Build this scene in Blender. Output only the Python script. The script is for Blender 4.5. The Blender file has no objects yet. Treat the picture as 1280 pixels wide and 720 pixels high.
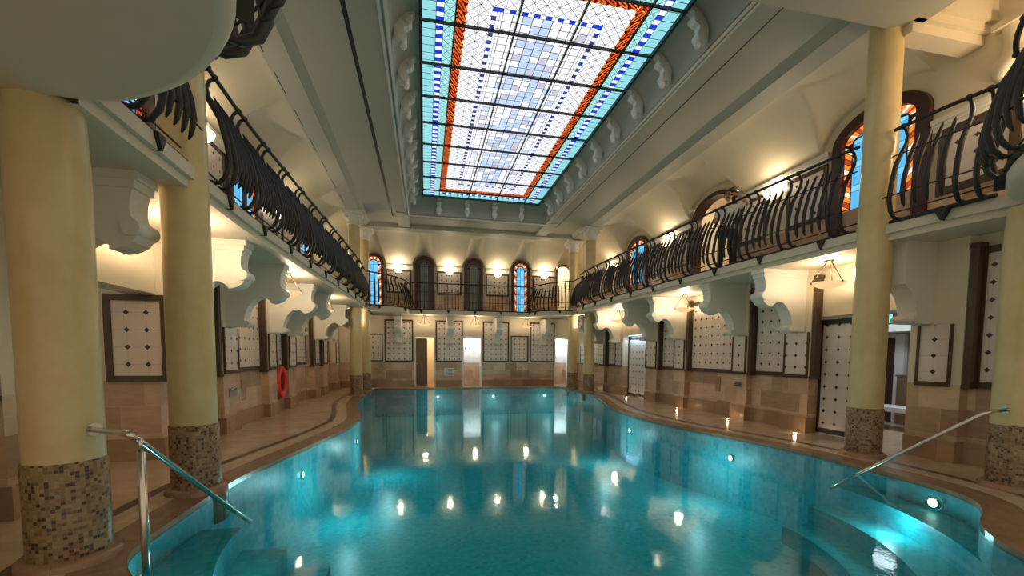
import bpy, bmesh, math, random
from mathutils import Vector, Matrix
random.seed(7)
C = bpy.context.scene.collection
SC = bpy.context.scene
PI = math.pi

# ------------------------------------------------------------------ materials
def new_mat(name):
    m = bpy.data.materials.new(name); m.use_nodes = True
    nt = m.node_tree
    for n in list(nt.nodes): nt.nodes.remove(n)
    out = nt.nodes.new('ShaderNodeOutputMaterial')
    return m, nt, out
class NT:
    def __init__(s, nt): s.nt = nt
    def n(s, typ, **kw):
        nd = s.nt.nodes.new(typ)
        for k, v in kw.items(): setattr(nd, k, v)
        return nd
    def link(s, a, b): s.nt.links.new(a, b)
    def val(s, sock, v):
        if hasattr(v, 'is_linked') or isinstance(v, bpy.types.NodeSocket): s.link(v, sock)
        else: sock.default_value = v
    def math(s, op, a, b=None, c=None):
        nd = s.n('ShaderNodeMath', operation=op)
        s.val(nd.inputs[0], a)
        if b is not None: s.val(nd.inputs[1], b)
        if c is not None: s.val(nd.inputs[2], c)
        return nd.outputs[0]
    def mix(s, f, a, b):
        nd = s.n('ShaderNodeMix', data_type='RGBA')
        s.val(nd.inputs[0], f); s.val(nd.inputs[6], a); s.val(nd.inputs[7], b)
        return nd.outputs[2]
    def uv(s):
        return s.n('ShaderNodeTexCoord').outputs['UV']
    def obj(s):
        return s.n('ShaderNodeTexCoord').outputs['Object']
    def noise(s, vec, scale, detail=4, rough=.55, scl=None):
        if scl:
            mp = s.n('ShaderNodeMapping'); s.link(vec, mp.inputs[0]); mp.inputs['Scale'].default_value = scl; vec = mp.outputs[0]
        nd = s.n('ShaderNodeTexNoise'); s.link(vec, nd.inputs['Vector'])
        nd.inputs['Scale'].default_value = scale; nd.inputs['Detail'].default_value = detail; nd.inputs['Roughness'].default_value = rough
        return nd.outputs['Fac']
    def ramp(s, f, stops):
        nd = s.n('ShaderNodeValToRGB'); s.link(f, nd.inputs[0])
        e = nd.color_ramp.elements
        while len(e) < len(stops): e.new(.5)
        for el, (p, c) in zip(e, stops): el.position = p; el.color = (*c, 1)
        return nd.outputs[0]
    def bsdf(s, out, col, rough=.5, metal=0., bump=None, bstr=.2, bdist=.01, spec=.5):
        b = s.n('ShaderNodeBsdfPrincipled')
        s.val(b.inputs['Base Color'], col if not isinstance(col, tuple) else (*col, 1))
        s.val(b.inputs['Roughness'], rough); b.inputs['Metallic'].default_value = metal
        b.inputs['Specular IOR Level'].default_value = spec
        if bump is not None:
            bp = s.n('ShaderNodeBump'); s.link(bump, bp.inputs['Height']); bp.inputs['Strength'].default_value = bstr; bp.inputs['Distance'].default_value = bdist
            s.link(bp.outputs[0], b.inputs['Normal'])
        s.link(b.outputs[0], out.inputs[0]); return b
def c4(c): return (*c, 1)
def simple(name, col, rough=.5, metal=0., var=.08, scale=6., spec=.5, bstr=.1):
    m, nt, out = new_mat(name); t = NT(nt)
    f = t.noise(t.obj(), scale)
    c = t.mix(f, c4(tuple(max(0, x*(1-var)) for x in col)), c4(tuple(min(1, x*(1+var)) for x in col)))
    t.bsdf(out, c, rough, metal, f, bstr, .01, spec); return m
def emis(name, col, strength=1., var=.0, scale=5.):
    m, nt, out = new_mat(name); t = NT(nt)
    e = t.n('ShaderNodeEmission'); e.inputs[1].default_value = strength
    if var:
        f = t.noise(t.obj(), scale)
        t.link(t.mix(f, c4(tuple(x*(1-var) for x in col)), c4(tuple(x*(1+var) for x in col))), e.inputs[0])
    else: e.inputs[0].default_value = c4(col)
    t.link(e.outputs[0], out.inputs[0]); return m

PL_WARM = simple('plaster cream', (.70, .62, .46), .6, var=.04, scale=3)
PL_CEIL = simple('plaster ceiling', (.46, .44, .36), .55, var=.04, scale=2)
PL_WHITE = simple('plaster white', (.74, .72, .64), .5, var=.04, scale=4)
PL_SOFF = simple('plaster soffit', (.64, .57, .44), .55, var=.05, scale=2)
IRON = simple('wrought iron black', (.011, .010, .010), .5, .0, var=.3, scale=20)
STEEL = simple('stainless steel', (.62, .58, .50), .22, 1., var=.05, scale=30, bstr=.02)
BRONZE = simple('aged bronze', (.12, .075, .04), .45, .6, var=.2, scale=20)
WOOD = simple('dark mahogany', (.055, .018, .012), .35, var=.3, scale=9)
DARKFR = simple('dark brown marble frame', (.07, .038, .018), .3, var=.45, scale=14, bstr=.02)
BLACKW = simple('black metal strip', (.01, .01, .01), .5)
RED = simple('red lifebuoy', (.75, .035, .03), .4, var=.06)
ROPE = simple('lifebuoy rope', (.55, .10, .08), .7)
BROWNDOOR = simple('brown door leaf', (.16, .10, .055), .4, var=.15)
GREYPL = simple('grey plate', (.33, .31, .29), .4, var=.06)
WHITEPL = simple('white plate', (.66, .66, .66), .4, var=.03)
GREYWALL = simple('grey wall paint', (.30, .27, .25), .6, var=.05)
SKIN = simple('skin', (.45, .24, .16), .5, var=.04)
HAIR = simple('dark hair', (.025, .015, .01), .6, var=.2, scale=40)
SHIRT = simple('white shirt', (.70, .68, .66), .8, var=.05, scale=12)
TROUS = simple('navy trousers', (.012, .016, .03), .8, var=.15, scale=12)
SHOE = simple('dark shoes', (.03, .02, .015), .5)
PHONE = simple('black phone', (.01, .01, .012), .25)
LEAD = simple('lead came', (.012, .013, .014), .5)

def stone_mat(name, c1, c2, mortar, bw, bh, rough=.35, mort=.004, off=.5, vein=(3, 12), bright=1.):
    m, nt, out = new_mat(name); t = NT(nt); uv = t.uv()
    b = t.n('ShaderNodeTexBrick'); t.link(uv, b.inputs['Vector'])
    b.offset = off; b.inputs['Color1'].default_value = c4(c1); b.inputs['Color2'].default_value = c4(c2); b.inputs['Mortar'].default_value = c4(mortar)
    b.inputs['Scale'].default_value = 1.; b.inputs['Mortar Size'].default_value = mort; b.inputs['Brick Width'].default_value = bw; b.inputs['Row Height'].default_value = bh
    b.inputs['Bias'].default_value = 0.
    f = t.noise(uv, 1.0, 6, .65, (vein[0], vein[1], 1))
    f2 = t.noise(uv, 1.7, 3)
    f3 = t.math('ADD', t.math('MULTIPLY', f, .7), t.math('MULTIPLY', f2, .5))
    hs = t.n('ShaderNodeHueSaturation'); t.link(b.outputs[0], hs.inputs['Color']); t.link(t.math('ADD', t.math('MULTIPLY', f3, .9), .45), hs.inputs['Value'])
    cc = t.mix(b.outputs['Fac'], hs.outputs[0], c4(mortar))
    t.bsdf(out, cc, rough, 0, f, .05, .004); return m
TRAV = stone_mat('travertine dado', (.66, .48, .33), (.38, .24, .145), (.55, .42, .30), .62, .41, .32, .005)
TRAV_D = stone_mat('travertine dark plinth', (.40, .26, .16), (.30, .185, .11), (.5, .36, .24), .9, .34, .32, .004)
DECK = stone_mat('deck marble', (.55, .41, .29), (.48, .35, .24), (.40, .28, .19), .6, .6, .22, .003, 0., (2, 5))
COPING = stone_mat('coping stone', (.30, .175, .10), (.24, .135, .075), (.17, .10, .06), .5, 5., .25, .003, 0., (3, 3))
STRIP = stone_mat('light deck strip', (.54, .40, .28), (.48, .35, .24), (.3, .2, .13), .5, 5., .25, .003, 0., (3, 3))
GRATE = stone_mat('drain grate', (.14, .085, .05), (.11, .065, .04), (.05, .03, .02), .06, 5., .4, .006, 0., (3, 3))

def tile_mat(name, base, dark=(.02, .014, .012), grout=.8, rough=.3):
    m, nt, out = new_mat(name); t = NT(nt)
    sp = t.n('ShaderNodeSeparateXYZ'); t.link(t.uv(), sp.inputs[0])
    def fr(x):
        a = t.math('FRACT', t.math('ADD', t.math('MULTIPLY', x, 4.), .5)); return t.math('ABSOLUTE', t.math('SUBTRACT', a, .5))
    fu, fv = fr(sp.outputs[0]), fr(sp.outputs[1])
    dia = t.math('LESS_THAN', t.math('ADD', fu, fv), .155)
    line = t.math('LESS_THAN', t.math('MINIMUM', fu, fv), .014)
    f = t.noise(t.uv(), 3.)
    c = t.mix(f, c4(tuple(x*.95 for x in base)), c4(tuple(x*1.05 for x in base)))
    c = t.mix(line, c, c4(tuple(x*grout for x in base)))
    c = t.mix(dia, c, c4(dark))
    t.bsdf(out, c, rough); return m
TILE = tile_mat('cream tile with dark diamonds', (.72, .63, .56))
TILEB = tile_mat('white door tile with dark diamonds', (.62, .59, .57))
WTILE = tile_mat('plain white shower tile', (.78, .78, .78), dark=(.72, .72, .72), grout=.88)

def mosaic_mat(name, cols, sx, sy, rough=.35, grout=(.23, .16, .09)):
    m, nt, out = new_mat(name); t = NT(nt)
    sp = t.n('ShaderNodeSeparateXYZ'); t.link(t.uv(), sp.inputs[0])
    a = t.math('DIVIDE', sp.outputs[0], sx); b = t.math('DIVIDE', sp.outputs[1], sy)
    cb = t.n('ShaderNodeCombineXYZ'); t.link(t.math('FLOOR', a), cb.inputs[0]); t.link(t.math('FLOOR', b), cb.inputs[1])
    w = t.n('ShaderNodeTexWhiteNoise', noise_dimensions='2D'); t.link(cb.outputs[0], w.inputs['Vector'])
    r = t.n('ShaderNodeValToRGB'); t.link(w.outputs['Value'], r.inputs[0]); r.color_ramp.interpolation = 'CONSTANT'
    e = r.color_ramp.elements
    while len(e) < len(cols): e.new(.5)
    for el, (p, c) in zip(e, cols): el.position = p; el.color = c4(c)
    fa = t.math('LESS_THAN', t.math('FRACT', a), .1); fb = t.math('LESS_THAN', t.math('FRACT', b), .1)
    c = t.mix(t.math('MAXIMUM', fa, fb), r.outputs[0], c4(grout))
    t.bsdf(out, c, rough); return m
MOSAIC = mosaic_mat('brown glass mosaic', [(0, (.26, .165, .07)), (.3, (.205, .12, .048)), (.55, (.31, .205, .095)), (.72, (.15, .08, .03)), (.86, (.04, .02, .009))], .028, .026)
POOLT = mosaic_mat('turquoise pool mosaic', [(0, (.03, .51, .58)), (.35, (.024, .46, .54)), (.7, (.042, .56, .62)), (.9, (.016, .38, .47))], .06, .06, .4, (.04, .46, .50))

def marble_col(name):
    m, nt, out = new_mat(name); t = NT(nt)
    f = t.noise(t.obj(), 1.4, 6, .6, (1, 1, .5)); f2 = t.noise(t.obj(), 5, 5)
    c = t.ramp(t.math('ADD', t.math('MULTIPLY', f, .7), t.math('MULTIPLY', f2, .3)), [(.3, (.53, .40, .17)), (.5, (.63, .50, .25)), (.7, (.70, .58, .33))])
    t.bsdf(out, c, .28, 0, f2, .02, .003); return m
COLM = marble_col('yellow polished stucco')

def water_mat():
    m, nt, out = new_mat('pool water'); t = NT(nt)
    o = t.obj()
    n1 = t.noise(o, 15., 3, .6); n2 = t.noise(o, 1.1, 2, .5)
    h = t.math('ADD', t.math('MULTIPLY', n1, .16), n2)
    bp = t.n('ShaderNodeBump'); t.link(h, bp.inputs['Height']); bp.inputs['Strength'].default_value = .13; bp.inputs['Distance'].default_value = .03
    fr = t.n('ShaderNodeFresnel'); fr.inputs[0].default_value = 1.29; t.link(bp.outputs[0], fr.inputs['Normal'])
    tr = t.n('ShaderNodeBsdfTransparent'); tr.inputs[0].default_value = (.56, .93, .96, 1)
    gl = t.n('ShaderNodeBsdfGlossy'); gl.inputs['Roughness'].default_value = .02; gl.inputs[0].default_value = (.80, .96, .98, 1); t.link(bp.outputs[0], gl.inputs['Normal'])
    mx = t.n('ShaderNodeMixShader'); t.link(fr.outputs[0], mx.inputs[0]); t.link(tr.outputs[0], mx.inputs[1]); t.link(gl.outputs[0], mx.inputs[2])
    t.link(mx.outputs[0], out.inputs[0]); return m
WATER = water_mat()

# lit glass
SKY = .56
G_WHITE = emis('lit white glass', (.90, .92, .97), SKY, .03)
G_PALE = emis('lit pale blue glass', (.52, .65, .86), SKY, .1)
G_GREY = emis('lit pale grey glass', (.55, .55, .66), SKY, .06)
G_CYAN = emis('lit cyan glass', (.27, .66, .72), SKY, .08, 1.)
G_CYAN2 = emis('lit light cyan glass', (.36, .74, .74), SKY, .08, 1.)
G_BLUE = emis('lit cobalt glass', (.012, .05, .55), SKY)
G_NAVY = emis('lit navy glass', (.03, .04, .22), SKY)
G_OR = emis('lit orange glass', (.95, .17, .03), SKY, .2, 9)
G_RED = emis('lit red glass', (.80, .09, .02), SKY, .2, 9)
G_DRED = emis('lit dark red glass', (.07, .008, .004), SKY)
G_YEL = emis('lit amber glass', (.98, .52, .14), SKY)
W_BLUE = emis('window blue glass', (.10, .42, .74), .62, .12, 2.)
W_BLUE2 = emis('window pale blue glass', (.18, .55, .80), .62, .1, 2.)
W_OR = emis('window orange glass', (.90, .22, .03), .7, .2, 9)
W_RED = emis('window red glass', (.30, .04, .015), .8)
W_WHITE = emis('window cream glass', (.80, .66, .52), .7)
D_GREEN = simple('unlit green grey glass', (.17, .21, .18), .12, var=.25, scale=8)
D_BROWN = simple('unlit brown glass', (.15, .09, .06), .15, var=.3, scale=12)
BOWL = emis('lit alabaster bowl', (1., .62, .30), .5, .12, 8)
GLOBE = emis('lit frosted globe', (1., .80, .50), 1.5)
GREENEX = emis('lit green exit sign', (.1, .75, .45), 1.2)
UPL = emis('floor light lens', (1., .8, .55), 3.)
UWL = emis('underwater light lens', (.75, 1., .85), 3.)
COVE = emis('blue cove light strip', (.35, .65, .85), 1.3)
PANELL = emis('ceiling light panel', (1., .93, .82), 1.3)

# ------------------------------------------------------------------ mesh builder
class MB:
    def __init__(s): s.v = []; s.f = []; s.mi = []; s.uv = []; s.sm = []
    def face(s, pts, mi=0, uv=None, sm=False):
        i = len(s.v); s.v += [tuple(p) for p in pts]; s.f.append(tuple(range(i, i+len(pts)))); s.mi.append(mi); s.sm.append(sm)
        if uv is None: uv = s.boxuv(pts)
        s.uv.append(uv); return s
    @staticmethod
    def boxuv(p):
        a, b, c = Vector(p[0]), Vector(p[1]), Vector(p[2]); n = (b-a).cross(c-a)
        if n.length < 1e-9 and len(p) > 3: n = (c-a).cross(Vector(p[3])-a)
        ax = max(range(3), key=lambda k: abs(n[k]))
        k = ((1, 2), (0, 2), (0, 1))[ax]
        return [(q[k[0]], q[k[1]]) for q in p]
    def box(s, x0, y0, z0, x1, y1, z1, mi=0, skip=''):
        P = lambda i, j, k: ((x0, x1)[i], (y0, y1)[j], (z0, z1)[k])
        F = {'b': [(0,0,0),(0,1,0),(1,1,0),(1,0,0)], 't': [(0,0,1),(1,0,1),(1,1,1),(0,1,1)], 'f': [(0,0,0),(1,0,0),(1,0,1),(0,0,1)], 'k': [(0,1,0),(0,1,1),(1,1,1),(1,1,0)], 'l': [(0,0,0),(0,0,1),(0,1,1),(0,1,0)], 'r': [(1,0,0),(1,1,0),(1,1,1),(1,0,1)]}
        for key, q in F.items():
            if key not in skip: s.face([P(*a) for a in q], mi)
        return s
    def prism(s, poly, d0, d1, fn, mi=0, sm=False, caps=True):
        """poly of (a,b); fn(a,b,d)->xyz; extruded d0..d1"""
        n = len(poly)
        if caps:
            s.face([fn(a, b, d0) for a, b in poly], mi, [(a, b) for a, b in poly]); s.face([fn(a, b, d1) for a, b in reversed(poly)], mi, [(a, b) for a, b in reversed(poly)])
        L = 0
        for i in range(n):
            p, q = poly[i], poly[(i+1) % n]; l = math.dist(p, q)
            s.face([fn(*p, d0), fn(*p, d1), fn(*q, d1), fn(*q, d0)], mi, [(d0, L), (d1, L), (d1, L+l), (d0, L+l)], sm); L += l
        return s
    def tube(s, path, r, n=8, mi=0, cap=True):
        path = [Vector(p) for p in path]; m = len(path)
        rs = r if isinstance(r, (list, tuple)) else [r]*m
        t0 = (path[1]-path[0]).normalized(); up = Vector((0, 0, 1)) if abs(t0.z) < .9 else Vector((1, 0, 0))
        rings = []; u = (up - t0*up.dot(t0)).normalized()
        for i in range(m):
            t = (path[min(i+1, m-1)]-path[max(i-1, 0)]).normalized()
            u = (u - t*u.dot(t)).normalized(); w = t.cross(u)
            rings.append([path[i]+(u*math.cos(2*PI*k/n)+w*math.sin(2*PI*k/n))*rs[i] for k in range(n)])
        b = len(s.v)
        for R in rings: s.v += [tuple(p) for p in R]
        for i in range(m-1):
            for k in range(n):
                a, c = b+i*n+k, b+i*n+(k+1) % n
                s.f.append((a, c, c+n, a+n)); s.mi.append(mi); s.sm.append(True); s.uv.append([(0, 0)]*4)
        if cap:
            s.f.append(tuple(b+k for k in reversed(range(n)))); s.f.append(tuple(b+(m-1)*n+k for k in range(n)))
            s.mi += [mi]*2; s.sm += [False]*2; s.uv += [[(0, 0)]*n]*2
        return s
    def lathe(s, prof, c=(0, 0, 0), n=24, mi=0, a0=0., a1=2*PI, fn=None, sm=True, uvr=None):
        full = abs(a1-a0-2*PI) < 1e-6; cols = n if full else n+1; b = len(s.v)
        for (r, z) in prof:
            for k in range(cols):
                a = a0+(a1-a0)*k/n; s.v.append((c[0]+r*math.cos(a), c[1]+r*math.sin(a), c[2]+z))
        for i in range(len(prof)-1):
            for k in range(n):
                p, q = b+i*cols+k, b+i*cols+(k+1) % cols
                s.f.append((p, q, q+cols, p+cols)); s.mi.append(mi); s.sm.append(sm)
                R = uvr or max(prof[i][0], .01); u0, u1 = (a1-a0)*k/n*R, (a1-a0)*(k+1)/n*R
                s.uv.append([(u0, prof[i][1]), (u1, prof[i][1]), (u1, prof[i+1][1]), (u0, prof[i+1][1])])
        return s
    def sphere(s, c, r, n=10, mi=0, sq=(1, 1, 1)):
        b0 = len(s.v)
        prof = [(max(1e-4, r*math.sin(PI*i/n)), -r*math.cos(PI*i/n)) for i in range(n+1)]
        s.lathe(prof, (0, 0, 0), n+2, mi)
        for i in range(b0, len(s.v)):
            v = s.v[i]; s.v[i] = (c[0]+v[0]*sq[0], c[1]+v[1]*sq[1], c[2]+v[2]*sq[2])
        return s
    def grid(s, fn, nu, nv, mi=0, sm=True):
        b = len(s.v)
        for i in range(nu+1):
            for j in range(nv+1): s.v.append(tuple(fn(i/nu, j/nv)))
        for i in range(nu):
            for j in range(nv):
                a = b+i*(nv+1)+j; q = (a, a+nv+1, a+nv+2, a+1); s.f.append(q); s.mi.append(mi); s.sm.append(sm); s.uv.append(s.boxuv([s.v[k] for k in q]))
        return s
    def xf(s, fn):
        s.v = [tuple(fn(*p)) for p in s.v]; return s
    def mesh(s, name, mats, off=(0, 0, 0)):
        flat_up = max(p[2] for p in s.v)-min(p[2] for p in s.v) < 1e-6
        me = bpy.data.meshes.new(name)
        me.from_pydata([(p[0]-off[0], p[1]-off[1], p[2]-off[2]) for p in s.v], [], s.f)
        for m in mats: me.materials.append(m)
        me.polygons.foreach_set('material_index', s.mi); me.polygons.foreach_set('use_smooth', s.sm)
        ul = me.uv_layers.new(name='UVMap'); fl = []
        for q in s.uv:
            for a in q: fl += [a[0], a[1]]
        ul.data.foreach_set('uv', fl)
        bm = bmesh.new(); bm.from_mesh(me); bmesh.ops.remove_doubles(bm, verts=bm.verts, dist=1e-5); bmesh.ops.recalc_face_normals(bm, faces=bm.faces)
        if flat_up:
            for f in bm.faces:
                if f.normal.z < 0: f.normal_flip()
        bm.to_mesh(me); bm.free()
        me.update(); return me
    def build(s, name, mats, parent=None, world=True):
        if not isinstance(mats, (list, tuple)): mats = [mats]
        off = parent_loc(parent) if (parent is not None and world) else (0, 0, 0)
        o = bpy.data.objects.new(name, s.mesh(name, mats, off)); C.objects.link(o)
        if parent is not None: o.parent = parent
        return o
def parent_loc(p):
    v = Vector((0, 0, 0))
    while p is not None: v += p.location; p = p.parent
    return v
def tag(o, label, cat, group=None, kind=None):
    if label: o['label'] = label
    if cat: o['category'] = cat
    if group: o['group'] = group
    if kind: o['kind'] = kind
    return o
def thing(name, label, cat, loc=(0, 0, 0), rz=0., group=None):
    o = bpy.data.objects.new(name, None); o.empty_display_size = .1; C.objects.link(o); o.location = loc; o.rotation_euler = (0, 0, rz)
    return tag(o, label, cat, group)
def struct(name, mb, mats):
    o = mb.build(name, mats); o['kind'] = 'structure'; return o
def copy_tree(o, parent=None, loc=None, rz=None, label=None):
    c = o.copy(); C.objects.link(c); c.parent = parent
    if loc is not None: c.location = loc
    if rz is not None: c.rotation_euler = (0, 0, rz)
    if label: c['label'] = label
    for ch in o.children:
        copy_tree(ch, c)
    return c
ORD = ['nearest the camera', 'second from the camera', 'third from the camera', 'fourth from the camera', 'fifth from the camera', 'sixth from the camera', 'seventh from the camera', 'eighth from the camera', 'ninth from the camera', 'tenth from the camera']
ORDL = ['leftmost', 'second from the left', 'third from the left', 'fourth from the left', 'fifth from the left', 'sixth from the left']

# ------------------------------------------------------------------ camera
F_, PITCH, YAW, ROLL, PPY = 524.95, -.0615, .2045, .0061, 476.4
cp, sp_, cy, sy = math.cos(PITCH), math.sin(PITCH), math.cos(YAW), math.sin(YAW)
fw = Vector((sy*cp, cy*cp, sp_)); r0 = Vector((cy, -sy, 0)); u0 = r0.cross(fw)
r_ = r0*math.cos(ROLL)+u0*math.sin(ROLL); u_ = -r0*math.sin(ROLL)+u0*math.cos(ROLL)
cam = bpy.data.cameras.new('camera'); co = bpy.data.objects.new('camera', cam); C.objects.link(co)
cam.sensor_width = 36; cam.lens = F_*36/1280; cam.shift_y = (PPY-360)/1280; cam.clip_start = .02
M = Matrix((r_, u_, -fw)).transposed().to_4x4(); M.translation = (0, 0, 1.6); co.matrix_world = M
SC.camera = co

# ------------------------------------------------------------------ dimensions
XL, XR = -2.61, 6.96                 # column lines
FZB, FZT = 3.47, 3.66
SLB, SLT = 3.38, 3.62                # balcony slab
WLp, WRp = -3.83, 7.78               # pilaster faces
WLb, WRb = -3.99, 7.94               # panel planes
WLu, WRu = -4.05, 8.40               # upper walls
YF = 21.2
CORN = 5.86

# ------------------------------------------------------------------ pool + deck
PL = [(-2.3, 20.45), (-2.33, 18.6), (-2.36, 17.2), (-2.3, 15.6), (-2.15, 14), (-1.85, 12.6), (-1.6, 11.2), (-1.56, 10.4), (-1.66, 9.5), (-1.85, 8.4), (-2.05, 7.5), (-2.22, 6.7), (-2.36, 5.9), (-2.37, 4.9), (-2.36, 4.1), (-2.3, 3.7), (-1.9, 3.2), (-1.2, 2.8), (-.8, 2.3), (-.5, 1.6), (.9, 1.1)]
PR = [(3.2, 1.1), (4.4, 1.6), (4.7, 2.35), (5.08, 2.9), (5.9, 3.3), (6.2, 3.75), (6.28, 4.4), (6.25, 5.1), (6.28, 5.8), (6.05, 6.9), (5.75, 8), (5.52, 9), (5.44, 10.4), (5.5, 11.4), (5.75, 12.6), (6.1, 13.7), (6.55, 15.3), (6.74, 16.4), (6.74, 18.6), (6.72, 20.45)]
def smooth(poly, it=2):
    for _ in range(it):
        q = [poly[0]]
        for a, b in zip(poly, poly[1:]):
            q += [(a[0]*.75+b[0]*.25, a[1]*.75+b[1]*.25), (a[0]*.25+b[0]*.75, a[1]*.25+b[1]*.75)]
        poly = q+[poly[-1]]
    return poly
POOL = smooth(PL+PR, 2)
def offset(poly, d):     # open polyline, left-hand outward
    o = []
    for i, p in enumerate(poly):
        a = poly[max(i-1, 0)]; b = poly[min(i+1, len(poly)-1)]
        t = Vector((b[0]-a[0], b[1]-a[1])).normalized(); o.append((p[0]+t.y*d, p[1]-t.x*d))
    return o
# travelling down the left side, round the near end and up the right: outward is on the right hand
def ring(a, b, za, zb, mb, mi=0):
    L = 0
    for i in range(len(a)-1):
        l = math.dist(a[i], a[i+1])
        mb.face([(*a[i], za), (*a[i+1], za), (*b[i+1], zb), (*b[i], zb)], mi, [(L, 0), (L+l, 0), (L+l, 1), (L, 1)]); L += l
WZ = -.035
POUT = offset(POOL, -.0)
def outw(d): return offset(POOL, d)
sgn = 1
t_ = outw(.3)
if t_[5][0] > POOL[5][0]: sgn = -1
O1, O2, O3 = outw(.33*sgn), outw(.60*sgn), outw(.73*sgn)
mb = MB(); ring(POOL, POOL, WZ-1.5, .0, mb); m2 = MB()
cb = MB(); ring(POOL, O1, .0, .012, cb)
struct('trim_1', cb, COPING)
cb = MB(); ring(O1, O2, .012, .012, cb); struct('trim_2', cb, STRIP)
cb = MB(); ring(O2, O3, .012, .012, cb); struct('trim_3', cb, GRATE)
# deck: strip out to the walls
dk = MB()
half = len(POOL)//2
for i in range(len(POOL)-1):
    a, b = O3[i], O3[i+1]
    def far(p):
        k = (p[0]-2.17)/4.6
        y = p[1]
        if y > 3: return (-9. if p[0] < 2.17 else 13., y)
        ang = math.atan2(y-3, p[0]-2.17); return (2.17+11.2*math.cos(ang), 3+9*math.sin(ang))
    fa, fb = far(a), far(b)
    dk.face([(*a, .012), (*b, .012), (*fb, .012), (*fa, .012)])
dk.face([(-9, 20.45, .012), (13, 20.45, .012), (13, 27, .012), (-9, 27, .012)])
struct('floor', dk, DECK)
# basin
pe = MB(); ring(POOL, POOL, -.055, .012, pe); pe.face([(-2.3, 20.45, -.055), (6.72, 20.45, -.055), (6.72, 20.45, .012), (-2.3, 20.45, .012)]); struct('trim_pool_edge', pe, COPING)
pb = MB(); ring(POOL, POOL, WZ-1.3, -.055, pb); pb.face([(p[0], p[1], WZ-1.3) for p in POOL]); pb.face([(-2.3, 20.45, -1.5), (6.72, 20.45, -1.5), (6.72, 20.45, -.055), (-2.3, 20.45, -.055)])
# entry steps round the near end
for k, (a_, b_, z) in enumerate(((3.95, 3.5, -.30), (3.5, 3.1, -.56), (3.05, 2.7, -.82))):
    NU = 40
    I_ = [(1.97+a_*math.cos(PI+PI*q/NU), 5.0+b_*math.sin(PI+PI*q/NU)) for q in range(NU+1)]; J_ = [(1.97+5.2*math.cos(PI+PI*q/NU), 5.0+5.0*math.sin(PI+PI*q/NU)) for q in range(NU+1)]
    ring(I_, J_, z, z, pb); ring(I_, I_, z, z-.26, pb)
    for q in (0, NU): pb.face([(*I_[q], z), (*J_[q], z), (*J_[q], z-.26), (*I_[q], z-.26)])
struct('floor_2', pb, POOLT)['label'] = 'turquoise mosaic basin of the pool'
w = MB(); w.face([(p[0], p[1], WZ) for p in POOL])
wo = w.build('pool_water', WATER); tag(wo, 'clear turquoise water filling the pool between the columns', 'water', kind='stuff')

# ------------------------------------------------------------------ columns
def column(x, y, ztop, label, cap=True, plinth=True, r=.228):
    t = thing('column', label, 'column', (x, y, 0), 0, 'yellow columns around the pool')
    MB().lathe([(r, .79), (r*1.0, .80), (r*.99, 3.0), (r*.93, ztop-(.45 if cap else 0))], (x, y, 0), 40).build('shaft', COLM, t)
    MB().lathe([(r+.012, .0), (r+.012, .785), (r-.01, .80)], (x, y, 0), 40, uvr=.25).build('mosaic_band', MOSAIC, t)
    if plinth: MB().lathe([(r+.075, -.35), (r+.075, .045), (r+.05, .075), (r+.005, .08)], (x, y, 0), 40).build('base', COPING, t)
    if cap:
        z = ztop-.45
        m = MB().lathe([(r*.93, z-.02), (r*1.05, z), (r*1.1, z+.03), (r*.98, z+.06), (r*1.0, z+.12), (r*1.25, z+.2), (r*1.45, z+.30), (r*1.5, z+.34)], (x, y, 0), 32)
        m.box(x-.36, y-.36, z+.34, x+.36, y+.36, z+.40).box(x-.41, y-.41, z+.40, x+.41, y+.41, z+.47)
        for a in range(4):
            aa = PI/4+a*PI/2; m.sphere((x+.33*math.cos(aa), y+.33*math.sin(aa), z+.27), .075, 8)
        m.build('capital', PL_WHITE, t)
    return t
column(-2.69, 3.79, SLB+.02, 'yellow column with brown mosaic foot at the far left, nearest the camera', False)
column(XL, 5.45, 6.97, 'yellow column second from the camera on the left, handrail running before its mosaic', False)
column(XL, 17.17, 6.95, 'pale yellow column at the far left corner of the pool, front of its pair')
column(-2.55, 19.3, 6.95, 'pale yellow column at the far left corner, half hidden behind the front one')
column(XR, 5.45, 6.97, 'tall yellow column on the right beside the tiled sliding door', False)
column(XR, 17.17, 6.95, 'pale yellow column at the far right corner of the pool, front of its pair')
column(XR, 19.3, 6.95, 'pale yellow column at the far right corner, rear one of its pair')
column(7.06, 3.72, SLB+.02, 'yellow column at the right edge of the picture carrying a handrail end', False)

# ------------------------------------------------------------------ balconies (slabs)
LE = smooth([(-2.42, 3.7), (-2.46, 4.6), (-2.5, 5.6), (-2.55, 7.0), (-2.52, 8.7), (-2.45, 11), (-2.36, 13.4), (-2.3, 15.6), (-2.3, 17.2)], 1)
RE = smooth([(7.2, 3.75), (7.0, 4.6), (6.9, 5.6), (6.78, 6.8), (6.66, 8.3), (6.58, 10.2), (6.45, 13), (6.3, 15.6), (6.42, 17.2)], 1)
FE = [(-2.35, 17.2), (-2.4, 18.55), (-1.8, 18.65), (-1.3, 18.85), (-.95, 19.15), (-.75, 19.55), (-.68, 19.95), (5.0, 19.95), (5.08, 19.55), (5.3, 19.15), (5.7, 18.85), (6.2, 18.65), (6.75, 18.6), (6.8, 17.2)]
FZB, FZT = 3.47, 3.66
NL = smooth([(-2.45, 3.72), (-2.2, 3.71), (-1.97, 3.62), (-1.6, 3.4), (-1.29, 3.12), (-1.09, 2.85), (-.98, 2.64), (-.9, 2.4), (-.86, 2.0), (-.95, 1.4), (-1.2, .9)], 1)
NR = [(4.42-x, y) for x, y in NL]
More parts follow.
